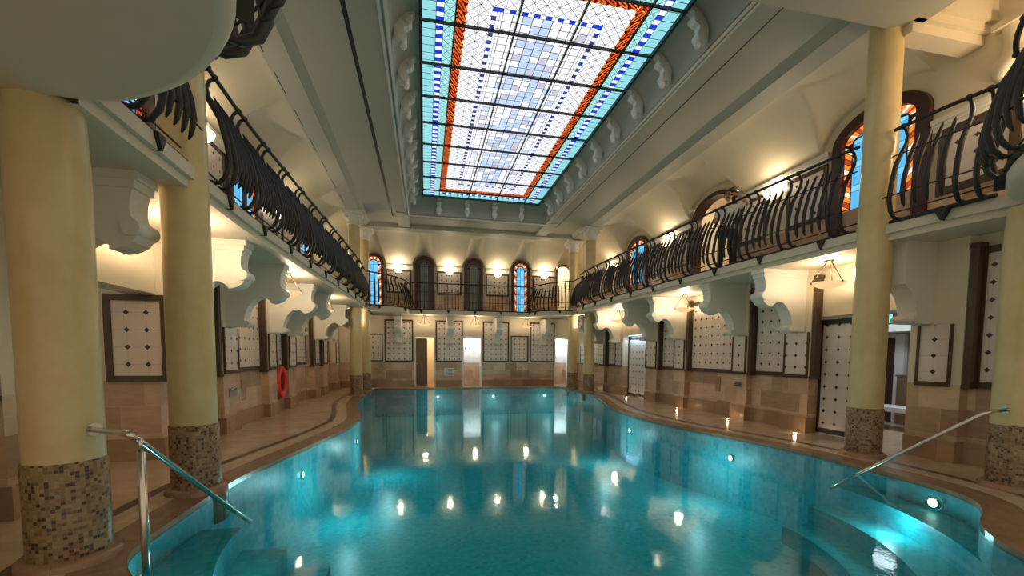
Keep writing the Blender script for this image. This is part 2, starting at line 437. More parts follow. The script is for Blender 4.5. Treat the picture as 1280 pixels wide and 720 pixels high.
def slab_strip(edge, wallx, zb, zt, mb, mi=0):
    for a, b in zip(edge, edge[1:]):
        wa, wb = (wallx, a[1]), (wallx, b[1])
        mb.face([(*a, zb), (*b, zb), (*wb, zb), (*wa, zb)], mi); mb.face([(*a, zt), (*b, zt), (*wb, zt), (*wa, zt)], mi)
        e = .05 if wallx < 0 else -.05
        mb.face([(*a, zb), (*b, zb), (*b, zb+.1), (*a, zb+.1)], mi); mb.face([(a[0]+e, a[1], zb+.1), (b[0]+e, b[1], zb+.1), (b[0]+e, b[1], zt), (a[0]+e, a[1], zt)], mi)
        mb.face([(*a, zb+.1), (*b, zb+.1), (b[0]+e, b[1], zb+.1), (a[0]+e, a[1], zb+.1)], mi)
sl = MB(); slab_strip(LE, -4.6, SLB, SLT, sl); struct('floor_balcony_left', sl, PL_SOFF)
sl = MB(); slab_strip(RE, 9.6, SLB, SLT, sl); struct('floor_balcony_right', sl, PL_SOFF)
sl = MB()
for a, b in zip(FE, FE[1:]):
    for z in (FZB, FZT): sl.face([(*a, z), (*b, z), (b[0], 22.2, z), (a[0], 22.2, z)])
    sl.face([(*a, FZB), (*b, FZB), (*b, FZT), (*a, FZT)])
for x0, x1 in ((-4.6, -2.3), (6.7, 9.6)):
    for z in (FZB, FZT): sl.face([(x0, 17.2, z), (x1, 17.2, z), (x1, 22.2, z), (x0, 22.2, z)])
struct('floor_balcony_far', sl, PL_SOFF)
def near_balcony(edge, wx, name):
    m = MB(); zz = [(0.10, SLB), (.03, SLB+.03), (0, SLB+.08), (0, SLB+.2), (.02, SLT)]
    d = 1 if wx < 0 else -1
    rings = []
    for o, z in zz:
        off = offset(edge, o)
        # choose inward side
        test = offset(edge, .2)
        inward = (test[len(test)//2][0]-edge[len(edge)//2][0])*d < 0
        off = offset(edge, o if inward else -o)
        rings.append([(p[0], p[1], z) for p in off])
    n = len(edge)
    for a, b in zip(rings, rings[1:]):
        for i in range(n-1): m.face([a[i], a[i+1], b[i+1], b[i]], 0, None, True)
    for R, z in ((rings[0], SLB), (rings[-1], SLT)):
        for i in range(n-1): m.face([R[i], R[i+1], (wx, R[i+1][1], z), (wx, R[i][1], z)])
    struct(name, m, PL_SOFF)
near_balcony(NL, -4.6, 'floor_balcony_near_left'); near_balcony(NR, 9.6, 'floor_balcony_near_right')

# ------------------------------------------------------------------ railings
TALL = [(0, .03), (.09, .05), (.16, .14), (.2, .3), (.18, .5), (.11, .8), (.0, 1.0), (-.08, 1.14), (-.1, 1.25), (-.06, 1.33), (0, 1.37)]
SHORT = [(.135, .15), (.16, .21), (.19, .36), (.17, .55), (.085, .85), (-.01, 1.06), (-.055, 1.16), (-.07, 1.22)]
def tall_bal():
    m = MB(); m.tube([(0, -o, z) for o, z in TALL], [.022, .026, .03, .032, .032, .032, .03, .028, .026, .023, .02], 7)
    for p in ((0, 0, .03), (0, 0, 1.37)): m.sphere(p, .042, 6)
    return m.mesh('baluster', [IRON])
def short_bal():
    return MB().tube([(0, -o, z) for o, z in SHORT], [.008, .024, .031, .032, .031, .027, .022, .005], 7).mesh('baluster', [IRON])
def plain_bal(h, knob):
    m = MB().tube([(0, 0, .02), (0, 0, h*.98 if knob else h*.86)], [.013, .013 if knob else .008], 5)
    if knob: m.sphere((0, 0, h), .03, 6)
    return m.mesh('baluster', [IRON])
ME_T, ME_S = tall_bal(), short_bal(); ME_PT, ME_PS = plain_bal(1.1, True), plain_bal(1.1, False)
def spike_mesh():
    m = MB(); q = [(-.07, 0, 0), (.07, 0, 0), (.0, 0, -.14)]
    m.prism([(-.07, .0), (.07, .0), (.05, -.05), (0, -.15), (-.05, -.05)], -.09, .03, lambda a, b, d: (a, d, b)); return m.mesh('drop_spike', [IRON])
ME_SP = spike_mesh()
def resample(edge, step):
    L = [0]
    for a, b in zip(edge, edge[1:]): L.append(L[-1]+math.dist(a, b))
    out = []; s = 0
    def at(s):
        for i in range(len(edge)-1):
            if s <= L[i+1] or i == len(edge)-2:
                k = (s-L[i])/(L[i+1]-L[i]); a, b = edge[i], edge[i+1]
                t = Vector((b[0]-a[0], b[1]-a[1])).normalized()
                return (a[0]+(b[0]-a[0])*k, a[1]+(b[1]-a[1])*k), t
    return at, L[-1]
def railing(edge, z0, label, side, h0=1.0, h1=1.0, plain=False, lo=.3, hi=.3, period=.93, pat=((0, 1), (.2, 1), (.35, 0), (.49, 0), (.63, 0), (.77, 0)), out=1.):
    """side=+1: outward is to the left of travel, -1: right"""
    at, L = resample(edge, .1)
    (mx, my), _ = at(L/2)
    t = thing('balcony_railing', label, 'railing', (mx, my, z0), 0, 'black wrought iron railings')
    N = max(8, int(L/.13)); H = 1.1 if plain else 1.37
    top, bot, b1, b2, b3 = [], [], [], [], []
    for i in range(N+1):
        s = L*i/N; (x, y), tg = at(s); nx, ny = (-tg.y*side, tg.x*side); k = h0+(h1-h0)*i/N
        P = lambda o, z: (x+nx*o, y+ny*o, z0+z*k)
        top.append(P(0, H)); bot.append(P(0, .02))
        if plain: b1.append(P(0, .36)); b2.append(P(0, .75))
        else: b1.append(P(.17*out, .36)); b2.append(P(.02*out, .98)); b3.append(P(-.04, .16))
    MB().tube(top, .027, 8).build('top_rail', IRON, t)
    MB().tube(bot, .03, 6).build('bottom_rail', IRON, t)
    for b in (b1, b2, b3):
        if b: MB().tube(b, .011, 5).build('cross_rod', IRON, t)
    s = .12; i = 0; cnt = 0
    while s < L-.08 and cnt < 99:
        ph, tl = pat[i % len(pat)]
        ss = .12+(i//len(pat))*period+ph; i += 1
        if ss > L-.08: break
        (x, y), tg = at(ss); nx, ny = (-tg.y*side, tg.x*side); k = h0+(h1-h0)*ss/L
        me = (ME_PT if tl else ME_PS) if plain else (ME_T if tl else ME_S)
        o = bpy.data.objects.new('baluster', me); C.objects.link(o); o.parent = t
        o.location = (x-mx, y-my, 0); o.rotation_euler = (0, 0, math.atan2(ny, nx)+PI/2); o.scale = (1, out, k); cnt += 1
    s = .5
    while s < L-.2:
        (x, y), tg = at(s); nx, ny = (-tg.y*side, tg.x*side)
        o = bpy.data.objects.new('drop_spike', ME_SP); C.objects.link(o); o.parent = t
        o.location = (x-mx+nx*.0, y-my+ny*.0, .0); o.rotation_euler = (0, 0, math.atan2(ny, nx)+PI/2); s += 1.25
    return t
def cut(edge, y0, y1):
    return [p for p in edge if y0 <= p[1] <= y1]
def dens(e): return smooth(e, 1)
Ld = [p for p in LE]; Rd = [p for p in RE]
def lerp_edge(edge, y0, y1, n=24):
    out = []
    for i in range(n+1):
        y = y0+(y1-y0)*i/n
        for a, b in zip(edge, edge[1:]):
            if a[1] <= y <= b[1]+1e-6:
                k = (y-a[1])/(b[1]-a[1]); out.append((a[0]+(b[0]-a[0])*k, y)); break
    return out
railing(lerp_edge(LE, 5.72, 16.9), SLT, 'long bulging black iron railing of the left balcony', -1, pat=((0, 1), (.2, 1), (.33, 0), (.45, 0), (.57, 0), (.69, 0), (.81, 0)))
railing(lerp_edge(RE, 5.72, 16.9), SLT, 'long bulging black iron railing of the right balcony, man leaning on it', 1)
railing(lerp_edge(LE, 4.1, 5.22, 6), SLT, 'short black railing between the two left columns nearest the camera', -1)
railing([(7.02, 4.05), (6.93, 4.6), (6.9, 5.2)], SLT, 'short black railing right of the tall right column', 1)
railing([(-2.36, 17.45), (-2.38, 18.45)], FZT, 'short black railing between the paired far left columns', -1)
railing([(6.75, 17.45), (6.73, 18.45)], FZT, 'short black railing between the paired far right columns', 1)
railing(smooth([(-2.36, 18.56), (-1.8, 18.65), (-1.3, 18.85), (-.95, 19.15), (-.75, 19.55), (-.68, 19.9)]), FZT, 'curved black railing corner left of the far balcony', -1, 1.02, .84)
railing(smooth([(5.0, 19.9), (5.08, 19.55), (5.3, 19.15), (5.7, 18.85), (6.2, 18.65), (6.72, 18.6)]), FZT, 'curved black railing corner right of the far balcony', -1, .84, 1.0)
railing([(-.66, 19.97), (4.98, 19.97)], FZT, 'straight black railing of the far balcony', -1, 1.12, 1.12, True, period=.8, pat=((0, 1), (.2, 0), (.36, 0), (.52, 0), (.66, 0)))
railing(smooth([p for p in NL if p[0] > -2.4][:-2]), SLT, 'thick black railing round the rounded balcony overhead at top left', 1, out=1.7)
railing(smooth([p for p in NR if p[0] < 6.82][:-2]), SLT, 'black railing round the balcony corner at the right edge of the picture', -1)

# ------------------------------------------------------------------ scroll brackets
BR = [(0, 3.38), (1.04, 3.38), (1.04, 3.25), (1.02, 3.21), (1.0, 3.13), (.99, 3.02), (1.0, 2.95), (1.045, 2.9), (1.06, 2.84), (1.045, 2.77), (1.0, 2.7), (.93, 2.655), (.86, 2.63), (.80, 2.62), (.80, 2.655), (.74, 2.70), (.66, 2.735), (.58, 2.72), (.49, 2.66), (.41, 2.56), (.35, 2.44), (.32, 2.32), (.31, 2.26), (.37, 2.26), (.37, 2.15), (.34, 2.13), (0, 2.13)]
def bracket_proto():
    t = thing('scroll_bracket', 'x', 'bracket')
    m = MB().prism(BR, -.14, .14, lambda a, b, d: (a, d, b), 0)
    m.build('console', PL_WHITE, t)
    MB().tube([(1.0, -.17, 2.84), (1.0, .17, 2.84)], .085, 14).build('scroll_roll', PL_WHITE, t)
    MB().tube([(.355, -.17, 2.2), (.355, .17, 2.2)], .055, 12).build('foot_roll', PL_WHITE, t)
    f = MB().box(-.0, -.17, 3.3, 1.08, .17, 3.38).box(0, -.155, 3.22, 1.05, .155, 3.3); f.build('top_moulding', PL_WHITE, t)
    return t
BP = bracket_proto(); used = False
def bracket(x, y, rz, label):
    global used
    if not used: used = True; o = BP; o.location = (x, y, 0); o.rotation_euler = (0, 0, rz); o['label'] = label
    else: o = copy_tree(BP, None, (x, y, 0), rz, label)
    o['group'] = 'white scroll brackets under the balconies'; return o
for i, y in enumerate((5.05, 7.6, 9.45, 11.8, 13.45, 16.35, 17.65)):
    bracket(WLp, y, 0, 'white plaster scroll bracket under the left balcony, %s' % ORD[i])
AB = [(0, 3.38), (.585, 3.38), (.585, 2.73), (.49, 2.66), (.41, 2.56), (.35, 2.44), (.32, 2.32), (.31, 2.26), (.37, 2.26), (.37, 2.15), (.34, 2.13), (0, 2.13)]
t = thing('arch_bracket', 'plain half arch bracket joining the tall right column to the wall pilaster', 'bracket', (WRp, 5.29, 2.13))
MB().prism(AB, 5.15, 5.43, lambda a, b, d: (WRp-a, d, b)).build('console', PL_WHITE, t); MB().tube([(WRp-.355, 5.12, 2.2), (WRp-.355, 5.46, 2.2)], .055, 12).build('foot_roll', PL_WHITE, t)
for i, y in enumerate((7.55, 9.23, 11.78, 13.45, 15.98, 17.72)):
    bracket(WRp, y, PI, 'white plaster scroll bracket under the right balcony, %s' % ORD[i].replace('the camera', 'the sliding door'))
for i, x in enumerate((-1.23, 1.2, 3.55, 6.0)):
    bracket(x, YF-.0115, -PI/2, 'white plaster scroll bracket under the far balcony, %s' % ORDL[i])

# ------------------------------------------------------------------ lower walls
def wallbox(m, x0, y0, x1, y1, z0=0, z1=SLB, dado=1.2, base=.34):
    """mats: 0 trav,1 plinth,2 plaster"""
    if z0 < base: m.box(x0, y0, z0, x1, y1, base, 1, 'tb')
    if z0 < dado: m.box(x0, y0, max(z0, base), x1, y1, dado, 0, 'tb')
    m.box(x0, y0, max(z0, dado), x1, y1, z1, 2, '')
RP = [(4.74, 5.44), (7.26, 7.9), (8.98, 9.5), (11.5, 12.1), (13.1, 13.85), (15.65, 16.32), (17.4, 18.1), (19.6, 20.3)]
LP = [(4.74, 5.4), (7.1, 7.95), (9.1, 9.8), (11.5, 12.1), (13.1, 13.82), (16.0, 16.7), (17.3, 18.0), (19.6, 20.3)]
mr = MB(); mbr = MB(); mbl = MB()
for a, b in RP: wallbox(mr, WRp, a, WRb+.6, b); mbr.box(WRp-.03, a, 0.012, WRp, b, .34)
segs = [(2.0, 4.74), (7.9, 8.98), (9.5, 11.5), (12.1, 13.1), (16.32, 17.4), (18.1, 19.6), (20.3, 21.3)]
for a, b in segs: wallbox(mr, WRb, a, WRb+.5, b); mbr.box(WRb-.03, a, 0.012, WRb, b, .34)
for a, b in ((5.44, 7.26), (13.85, 15.65)): mr.box(WRb, a, 2.42, WRb+.5, b, SLB, 2)
struct('wall_right', mr, [TRAV, TRAV_D, PL_WARM])
ml = MB()
for a, b in LP: wallbox(ml, WLb-.6, a, WLp, b); mbl.box(WLp, a, 0.012, WLp+.03, b, .34)
for a, b in [(1.0, 4.74), (7.95, 9.1), (9.8, 11.5), (12.1, 13.1), (16.7, 17.3), (20.3, 21.3)]: wallbox(ml, WLb-.5, a, WLb, b); mbl.box(WLb, a, 0.012, WLb+.03, b, .34)
wallbox(ml, -6.4, 7.1, WLb-.6, 7.3); wallbox(ml, -6.4, 4.4, -6.2, 7.1)
for a, b in [(13.82, 16.0), (18.0, 19.6)]: wallbox(ml, WLb-.6, a, WLb-.12, b)
struct('trim_lintel', MB().box(WLb-.25, 5.4, 2.46, WLp-.01, 7.1, SLB), PL_WARM)
struct('baseboard_left', mbl, TRAV_D); struct('baseboard_right', mbr, TRAV_D)
struct('wall_left', ml, [TRAV, TRAV_D, PL_WARM])
mf = MB()
def farseg(x0, x1, z0=0, z1=FZB, y=YF): wallbox(mf, x0, y, x1, y+.4, z0, z1)
for a, b in ((-4.6, -2.68), (-1.98, -.47), (.47, 1.88), (2.8, 4.32), (5.28, 6.68), (7.5, 9.6)): farseg(a, b)
for a, b in ((-2.68, -1.98), (4.32, 5.28)): farseg(a, b, y=YF+.12)
for a, b in ((-.47, .47), (1.88, 2.8), (6.68, 7.5)): mf.box(a, YF, 2.5, b, YF+.4, FZB, 2)
struct('wall_far', mf, [TRAV, TRAV_D, PL_WARM])

# tile panels
def tile_panel(cx, cy_, ax, w, z0, z1, label, fr=.09, mat=TILE, depth=.035, name='tile_panel', cat='wall panel', group='framed diamond tile panels', cols=None, side=None, topbar=True):
    """ax: 'x+' faces +X, 'x-' faces -X, 'y-' faces -Y ; centre on the wall face"""
    t = thing(name, label, cat, (cx, cy_, z0), 0, group)
    def W(u, d, z):
        if ax == 'x+': return (cx+d, cy_+u, z)
        if ax == 'x-': return (cx-d, cy_-u, z)
        return (cx+u, cy_-d, z)
    f = MB()
    def bar(u0, z0_, u1, z1_):
        f.prism([(u0, z0_), (u1, z0_), (u1, z1_), (u0, z1_)], 0, depth, lambda a, b, d: W(a, d, b))
    h = w/2
    sd = fr if side is None else side; tb = fr if topbar else 0.
    bar(-h, z0, h, z0+fr); bar(-h, z0+fr, -h+sd, z1-tb); bar(h-sd, z0+fr, h, z1-tb)
    if topbar: bar(-h, z1-fr, h, z1)
    f.build('frame', DARKFR, t)
    n = cols or max(1, round((w-2*fr)/.25)); uo = .125 if n % 2 == 0 else 0; nz = round((z1-z0-2*fr)/.25); vo = .125 if nz % 2 == 0 else 0
    zc = (z0+z1)/2; g = MB(); a, b = -h+sd, h-sd; c, d = z0+fr, z1-tb; e = depth*.5
    g.face([W(a, e, c), W(b, e, c), W(b, e, d), W(a, e, d)], 0, [(a+uo, c-zc+vo), (b+uo, c-zc+vo), (b+uo, d-zc+vo), (a+uo, d-zc+vo)])
    g.build('tile_field', mat, t); return t
# far wall
for i, x in enumerate((-1.23, 1.2, 3.55, 6.0)):
    tile_panel(x, YF, 'y-', 1.36, 1.24, 3.3, 'tall dark framed diamond tile panel behind the far wall bracket, %s' % ORDL[i], .08, depth=.012)
tile_panel(-2.33, YF+.12, 'y-', .68, 1.26, 2.6, 'small framed diamond tile panel in the far niche beside the left column pair', .06)
tile_panel(4.8, YF+.12, 'y-', .94, 1.26, 2.6, 'small framed diamond tile panel in the far wall between two tall panels', .06)
# right wall
for i, (a, b) in enumerate(RP):
    tile_panel(WRp, (a+b)/2, 'x-', b-a-.04 if i else .46, 1.16, 2.11, 'narrow one column tile strip on the right wall pilaster, %s' % ORD[i], .07, cols=1, side=.035, topbar=False)
for i, (a, b) in enumerate(((2.6, 4.72), (7.92, 8.96), (9.52, 11.48), (12.12, 13.08), (16.34, 17.38), (18.12, 19.58))):
    tile_panel(WRb, (a+b)/2, 'x-', b-a-.03, 1.16, 3.2, ['dark framed diamond tile panel at the right edge behind the last column', 'diamond tile panel on the right wall, first beyond the sliding door', 'widest diamond tile panel in the middle of the right wall', 'narrow diamond tile panel on the right wall just before the bluish tiled door', 'diamond tile panel on the right wall just beyond the bluish tiled door', 'diamond tile panel on the right wall beside the far columns'][i], .1)
# left wall
for i, (a, b) in enumerate(LP[1:]):
    tile_panel(WLp, (a+b)/2, 'x+', b-a-.04, 1.2, 2.11, 'narrow one column tile strip on the left wall pilaster, %s' % ORD[i], .07, cols=1, side=.035, topbar=False)
for i, (a, b) in enumerate(((9.82, 11.48), (12.12, 13.08), (16.72, 17.28), (20.32, 21.1))):
    tile_panel(WLb, (a+b)/2, 'x+', b-a-.03, 1.2, 3.2, ['widest diamond tile panel on the left wall, above a wall slot', 'narrow diamond tile panel on the left wall above the red lifebuoy', 'sliver of diamond tile panel between the far left brackets', 'diamond tile panel on the left wall behind the far columns'][i], .1)
tile_panel(-4.08, 7.1, 'y-', .80, 1.18, 2.44, 'dark framed panel with two columns of diamonds between the near left columns', .09, cols=2)
tile_panel(WLb-.12, 14.91, 'x+', 2.1, 1.24, 2.5, 'square diamond tile panel set back in the left niche before the far bracket pair', .1)
tile_panel(WLb-.12, 18.8, 'x+', 1.5, 1.24, 2.5, 'square diamond tile panel set back in the left niche nearest the far columns', .1)

# dark upright jamb strips beside the pilasters
def strip(x, y, label, z0=1.2, z1=3.2, s=1):
    t = MB().box(x-.07, y-.045, z0, x+.07, y+.045, z1).box(x-.085, y-.055, z0-.05, x+.085, y+.055, z0).box(x-.085, y-.055, z1, x+.085, y+.055, z1+.06).build('jamb_strip', DARKFR)
    tag(t, label, 'trim', 'dark marble jamb strips')
for i, y in enumerate((4.68, 7.2, 8.92, 11.44, 13.04, 17.34)): strip(WRp+.08, y, 'dark brown marble jamb strip on the right wall, %s' % ORD[i])
for i, y in enumerate((4.66, 9.04, 11.44, 13.04, 15.94, 17.24)): strip(WLp-.07, y, 'dark brown marble jamb strip on the left wall, %s' % ORD[i])

# ------------------------------------------------------------------ doors and rooms behind
def room(name, x0, y0, x1, y1, z1, mats, open_side):
    m = MB(); sk = {'f': 'f', 'l': 'l'}[open_side]
    m.box(x0, y0, 0.02, x1, y1, z1, 2, sk+'tb'); m.face([(x0, y0, z1), (x1, y0, z1), (x1, y1, z1), (x0, y1, z1)], 2)
    struct(name, m, mats)
# far doors
for i, (x0, x1) in enumerate(((-.47, .47), (1.88, 2.8), (6.68, 7.5))):
    m = MB(); m.box(x0-.35, YF+.4, 0.02, x1+.35, YF+2.0, 2.7, 0, 'ftb'); m.face([(x0-.35, YF+.4, 2.7), (x1+.35, YF+.4, 2.7), (x1+.35, YF+2, 2.7), (x0-.35, YF+2, 2.7)], 0)
    struct('wall_room_%d' % (i+1), m, [simple('room stucco %d' % i, (.74, .62, .46) if i == 0 else (.8, .8, .82), .6, var=.12, scale=14)])
    t = thing('door_frame', ['white frame of the far left doorway with a brown door', 'white frame of the far middle doorway into white tiles', 'white frame of the far right doorway beside the columns'][i], 'door frame', (x0, YF, 0))
    f = MB(); f.box(x0-.04, YF-.03, .01, x0+.03, YF+.42, 2.5).box(x1-.03, YF-.03, .01, x1+.04, YF+.42, 2.5).box(x0-.06, YF-.04, 2.47, x1+.06, YF+.42, 2.56)
    f.build('casing', PL_WHITE, t)
dr = thing('door_leaf', 'brown door standing open in the far left doorway', 'door', (-.42, YF+.42, 0))
MB().box(-.44, YF+.44, .03, .12, YF+.49, 2.42).build('leaf', BROWNDOOR, dr)
MB().sphere((-.37, YF+.41, 1.15), .05, 8).build('handle', STEEL, dr)
m = MB(); m.box(1.55, YF+1.0, 0.02, 3.1, YF+1.06, 1.2, 0); m.box(1.55, YF+1.0, 1.2, 3.1, YF+1.06, 2.7, 1); struct('wall_shower_back', m, [TRAV, WTILE])
m = MB(); m.box(6.35, YF+1.0, 0.02, 7.85, YF+1.06, 1.2, 0); m.box(6.35, YF+1.0, 1.2, 7.85, YF+1.06, 2.7, 1); struct('wall_shower_right', m, [TRAV, WTILE])
for i, x in enumerate((2.1, 2.32)):
    o = MB().sphere((x, YF+.97, 1.98), .035, 8).tube([(x, YF+1., 1.98), (x, YF+.96, 1.9)], .02, 6).build('robe_hook', IRON); tag(o, ['left', 'right'][i]+' dark robe hook on the white tiles in the far middle doorway', 'hook', 'robe hooks')
def point(name, loc, e, col=(1, .78, .5), r=.08):
    l = bpy.data.lights.new(name, 'POINT'); l.energy = e; l.color = col; l.shadow_soft_size = r
    o = bpy.data.objects.new(name, l); C.objects.link(o); o.location = loc; return o
def area(name, loc, rot, sx, sy_, e, col):
    l = bpy.data.lights.new(name, 'AREA'); l.shape = 'RECTANGLE'; l.size = sx; l.size_y = sy_; l.energy = e; l.color = col
    o = bpy.data.objects.new(name, l); C.objects.link(o); o.location = loc; o.rotation_euler = rot; return o
def downlight(x, y, z, e, col, label):
    t = thing('recessed_downlight', label, 'ceiling light', (x, y, z), 0, 'recessed room downlights')
    MB().lathe([(.0, -.012), (.09, -.012)], (x, y, z), 16).build('lens', PANELL, t); MB().lathe([(.09, 0), (.12, 0), (.12, -.02), (.09, -.02)], (x, y, z), 16).build('ring', STEEL, t)
    point('downlight', (x, y, z-.1), e, col, .06)
downlight(.1, YF+.8, 2.7, 26, (1, .85, .6), 'recessed downlight in the room behind the far left doorway')
downlight(2.33, YF+.65, 2.7, 22, (.95, .97, 1), 'recessed downlight in the shower behind the far middle doorway')
downlight(7.1, YF+.65, 2.7, 26, (.8, .9, 1), 'recessed downlight in the shower behind the far right doorway')

# right tiled doors
def tiled_door(y0, y1, label, zt=2.36, x=WRb+.1):
    t = thing('tiled_door', label, 'door', (x, (y0+y1)/2, 0))
    yc = (y0+y1)/2; w = y1-y0
    MB().box(x, y0, .05, x+.05, y1, zt).build('leaf', DARKFR, t)
    g = MB(); a, b, c, d = y0+.04, y1-.04, .14, zt-.08; n = round((b-a)/.25); uo = .125 if n % 2 == 0 else 0
    g.face([(x-.004, b, c), (x-.004, a, c), (x-.004, a, d), (x-.004, b, d)], 0, [(b-yc+uo, c), (a-yc+uo, c), (a-yc+uo, d), (b-yc+uo, d)]); g.build('tile_field', TILEB, t)
    f = MB().box(x-.03, y0, .05, x+.0, y0+.04, zt).box(x-.03, y1-.04, .05, x, y1, zt).box(x-.03, y0, zt-.1, x, y1, zt).box(x-.03, y0, .05, x, y1, .14); f.build('edge_frame', BLACKW, t)
tiled_door(6.25, 7.25, 'large white sliding door with black diamonds beside the tall right column')
tiled_door(13.87, 15.63, 'bluish lit white door with black diamonds in the middle of the right wall')
# relaxation room behind the right opening
struct('wall_relax_back', MB().box(11.4, 4.0, .012, 11.5, 8.9, 2.75), GREYWALL); struct('wall_relax_far', MB().box(WRb+.6, 8.9, .012, 11.6, 9.0, 2.75), GREYWALL); struct('wall_relax_near', MB().box(WRb+.6, 3.9, .012, 11.6, 4.0, 2.75), GREYWALL)
struct('ceiling_relax', MB().box(WRb+.6, 3.9, 2.75, 11.6, 9.0, 2.85), PL_WHITE); struct('trim_relax_beam', MB().box(10.6, 4.0, 2.2, 11.4, 8.8, 2.37), PL_WHITE)
o = thing('room_door', 'dark door in the white frame seen through the right opening', 'door', (11.4, 6.6, 0))
MB().box(11.3, 8.2, .02, 11.36, 8.75, 2.1).build('leaf', WOOD, o); MB().box(11.28, 8.0, .02, 11.39, 8.2, 2.18).box(11.28, 8.2, 2.1, 11.39, 8.8, 2.18).build('frame', WHITEPL, o)
o = thing('cabinet', 'low brown cabinet against the grey wall past the right column', 'cabinet', (11.2, 7.8, 0)); MB().box(11.03, 7.52, .02, 11.34, 7.94, 1.15).build('body', BROWNDOOR, o); MB().box(11.01, 7.5, 1.15, 11.36, 7.96, 1.19).build('top', BROWNDOOR, o)
o = MB().box(9.98, 7.38, 2.36, 10.02, 7.62, 2.54).build('exit_sign', GREENEX); tag(o, 'small green lit exit sign beyond the right column', 'sign')
o = MB().box(10.45, 5.2, 2.44, 10.55, 8.6, 2.52).build('ceiling_light', COVE); tag(o, 'bluish white ceiling light strip beyond the right column', 'light')
b = thing('bench', 'pale stone bench in the room seen past the right column', 'bench', (10.2, 6.4, 0))
MB().box(9.9, 5.6, .42, 10.5, 8.3, .52).build('seat', WHITEPL, b)
for yy in (5.8, 8.1):
    for xx in (10.0, 10.4): MB().box(xx-.04, yy-.04, .02, xx+.04, yy+.04, .42).build('leg', GREYPL, b)
area('room_light', (9.6, 6.6, 2.7), (0, 0, 0), .7, 2.6, 22, (.85, .93, 1))
# niche light above blue door
area('door_strip_light', (WRb-.02, 14.75, 2.37), (0, -.35, 0), .08, 1.5, 5, (.55, .78, 1))
o = MB().box(WRb+.02, 13.95, 2.385, WRb+.06, 15.55, 2.41).build('strip_light', COVE); tag(o, 'thin bluish light strip along the top of the far tiled door', 'light')

# ------------------------------------------------------------------ upper walls
mu = MB()
mu.box(WRu, 5.75, SLT, WRu+.3, 10.25, 7.2, 0); mu.box(WRu, 12.2, SLT, WRu+.3, 21.5, 7.2, 0); mu.box(WRu, 10.25, 6.3, WRu+.3, 12.2, 7.2, 0)
mu.box(WRu, 1.5, SLT, WRu+.3, 5.75, 7.2, 0)
struct('wall_upper_right', mu, PL_WARM)
mu = MB().box(WLu-.3, 1.5, SLT, WLu, 21.5, 7.2, 0); struct('wall_upper_left', mu, PL_WARM)
mu = MB().box(WLu-.3, YF, SLT, 6.72, YF+.3, 7.2, 0); mu.box(7.55, YF, SLT, 8.7, YF+.3, 7.2, 0); mu.box(6.72, YF, 6.25, 7.55, YF+.3, 7.2, 0); struct('wall_upper_far', mu, PL_WARM)
# stone dado of the gallery (brown) as its own trims
g = MB().box(WLu, 1.5, SLT, WLu+.02, YF, 4.55); struct('trim_4', g, TRAV)
g = MB().box(WRu-.02, 1.5, SLT, WRu, 5.72, 4.25).box(WRu-.02, 5.75, SLT, WRu, 10.25, 4.55).box(WRu-.02, 12.2, SLT, WRu, YF, 4.55); struct('trim_5', g, TRAV)
g = MB().box(WLu, YF-.02, SLT, 6.72, YF, 4.55); struct('trim_6', g, TRAV)
# cornices between windows
def cornice(p0, p1, ax, name, dz=0.):
    m = MB()
    for d, z0, z1 in ((.05, CORN-.16, CORN-.1), (.08, CORN-.1, CORN-.05), (.12, CORN-.05, CORN+.03)):
        z0 += dz; z1 += dz
        if ax == 'x-': m.box(p0[0]-d, p0[1], z0, p0[0], p1[1], z1)
        elif ax == 'x+': m.box(p0[0], p0[1], z0, p0[0]+d, p1[1], z1)
        else: m.box(p0[0], p0[1]-d, z0, p1[0], p0[1], z1)
    struct(name, m, PL_WHITE)
WINY = [6.6, 11.2, 15.75]
k = 7
for a, b in ((7.55, 10.2), (12.25, 14.85), (16.65, YF)): cornice((WRu, a), (WRu, b), 'x-', 'trim_%d' % k); k += 1
cornice((WRu, 1.5), (WRu, 5.7), 'x-', 'trim_%d' % k, -.36); k += 1
for a, b in ((1.5, 5.7), (7.5, 10.2), (12.2, 14.85), (16.65, YF)): cornice((WLu, a), (WLu, b), 'x+', 'trim_%d' % k); k += 1
for a, b in ((-1.8, -.55), (.6, 1.8), (3.0, 4.2), (5.4, 6.6)): cornice((a, YF), (b, YF), 'y', 'trim_%d' % k); k += 1

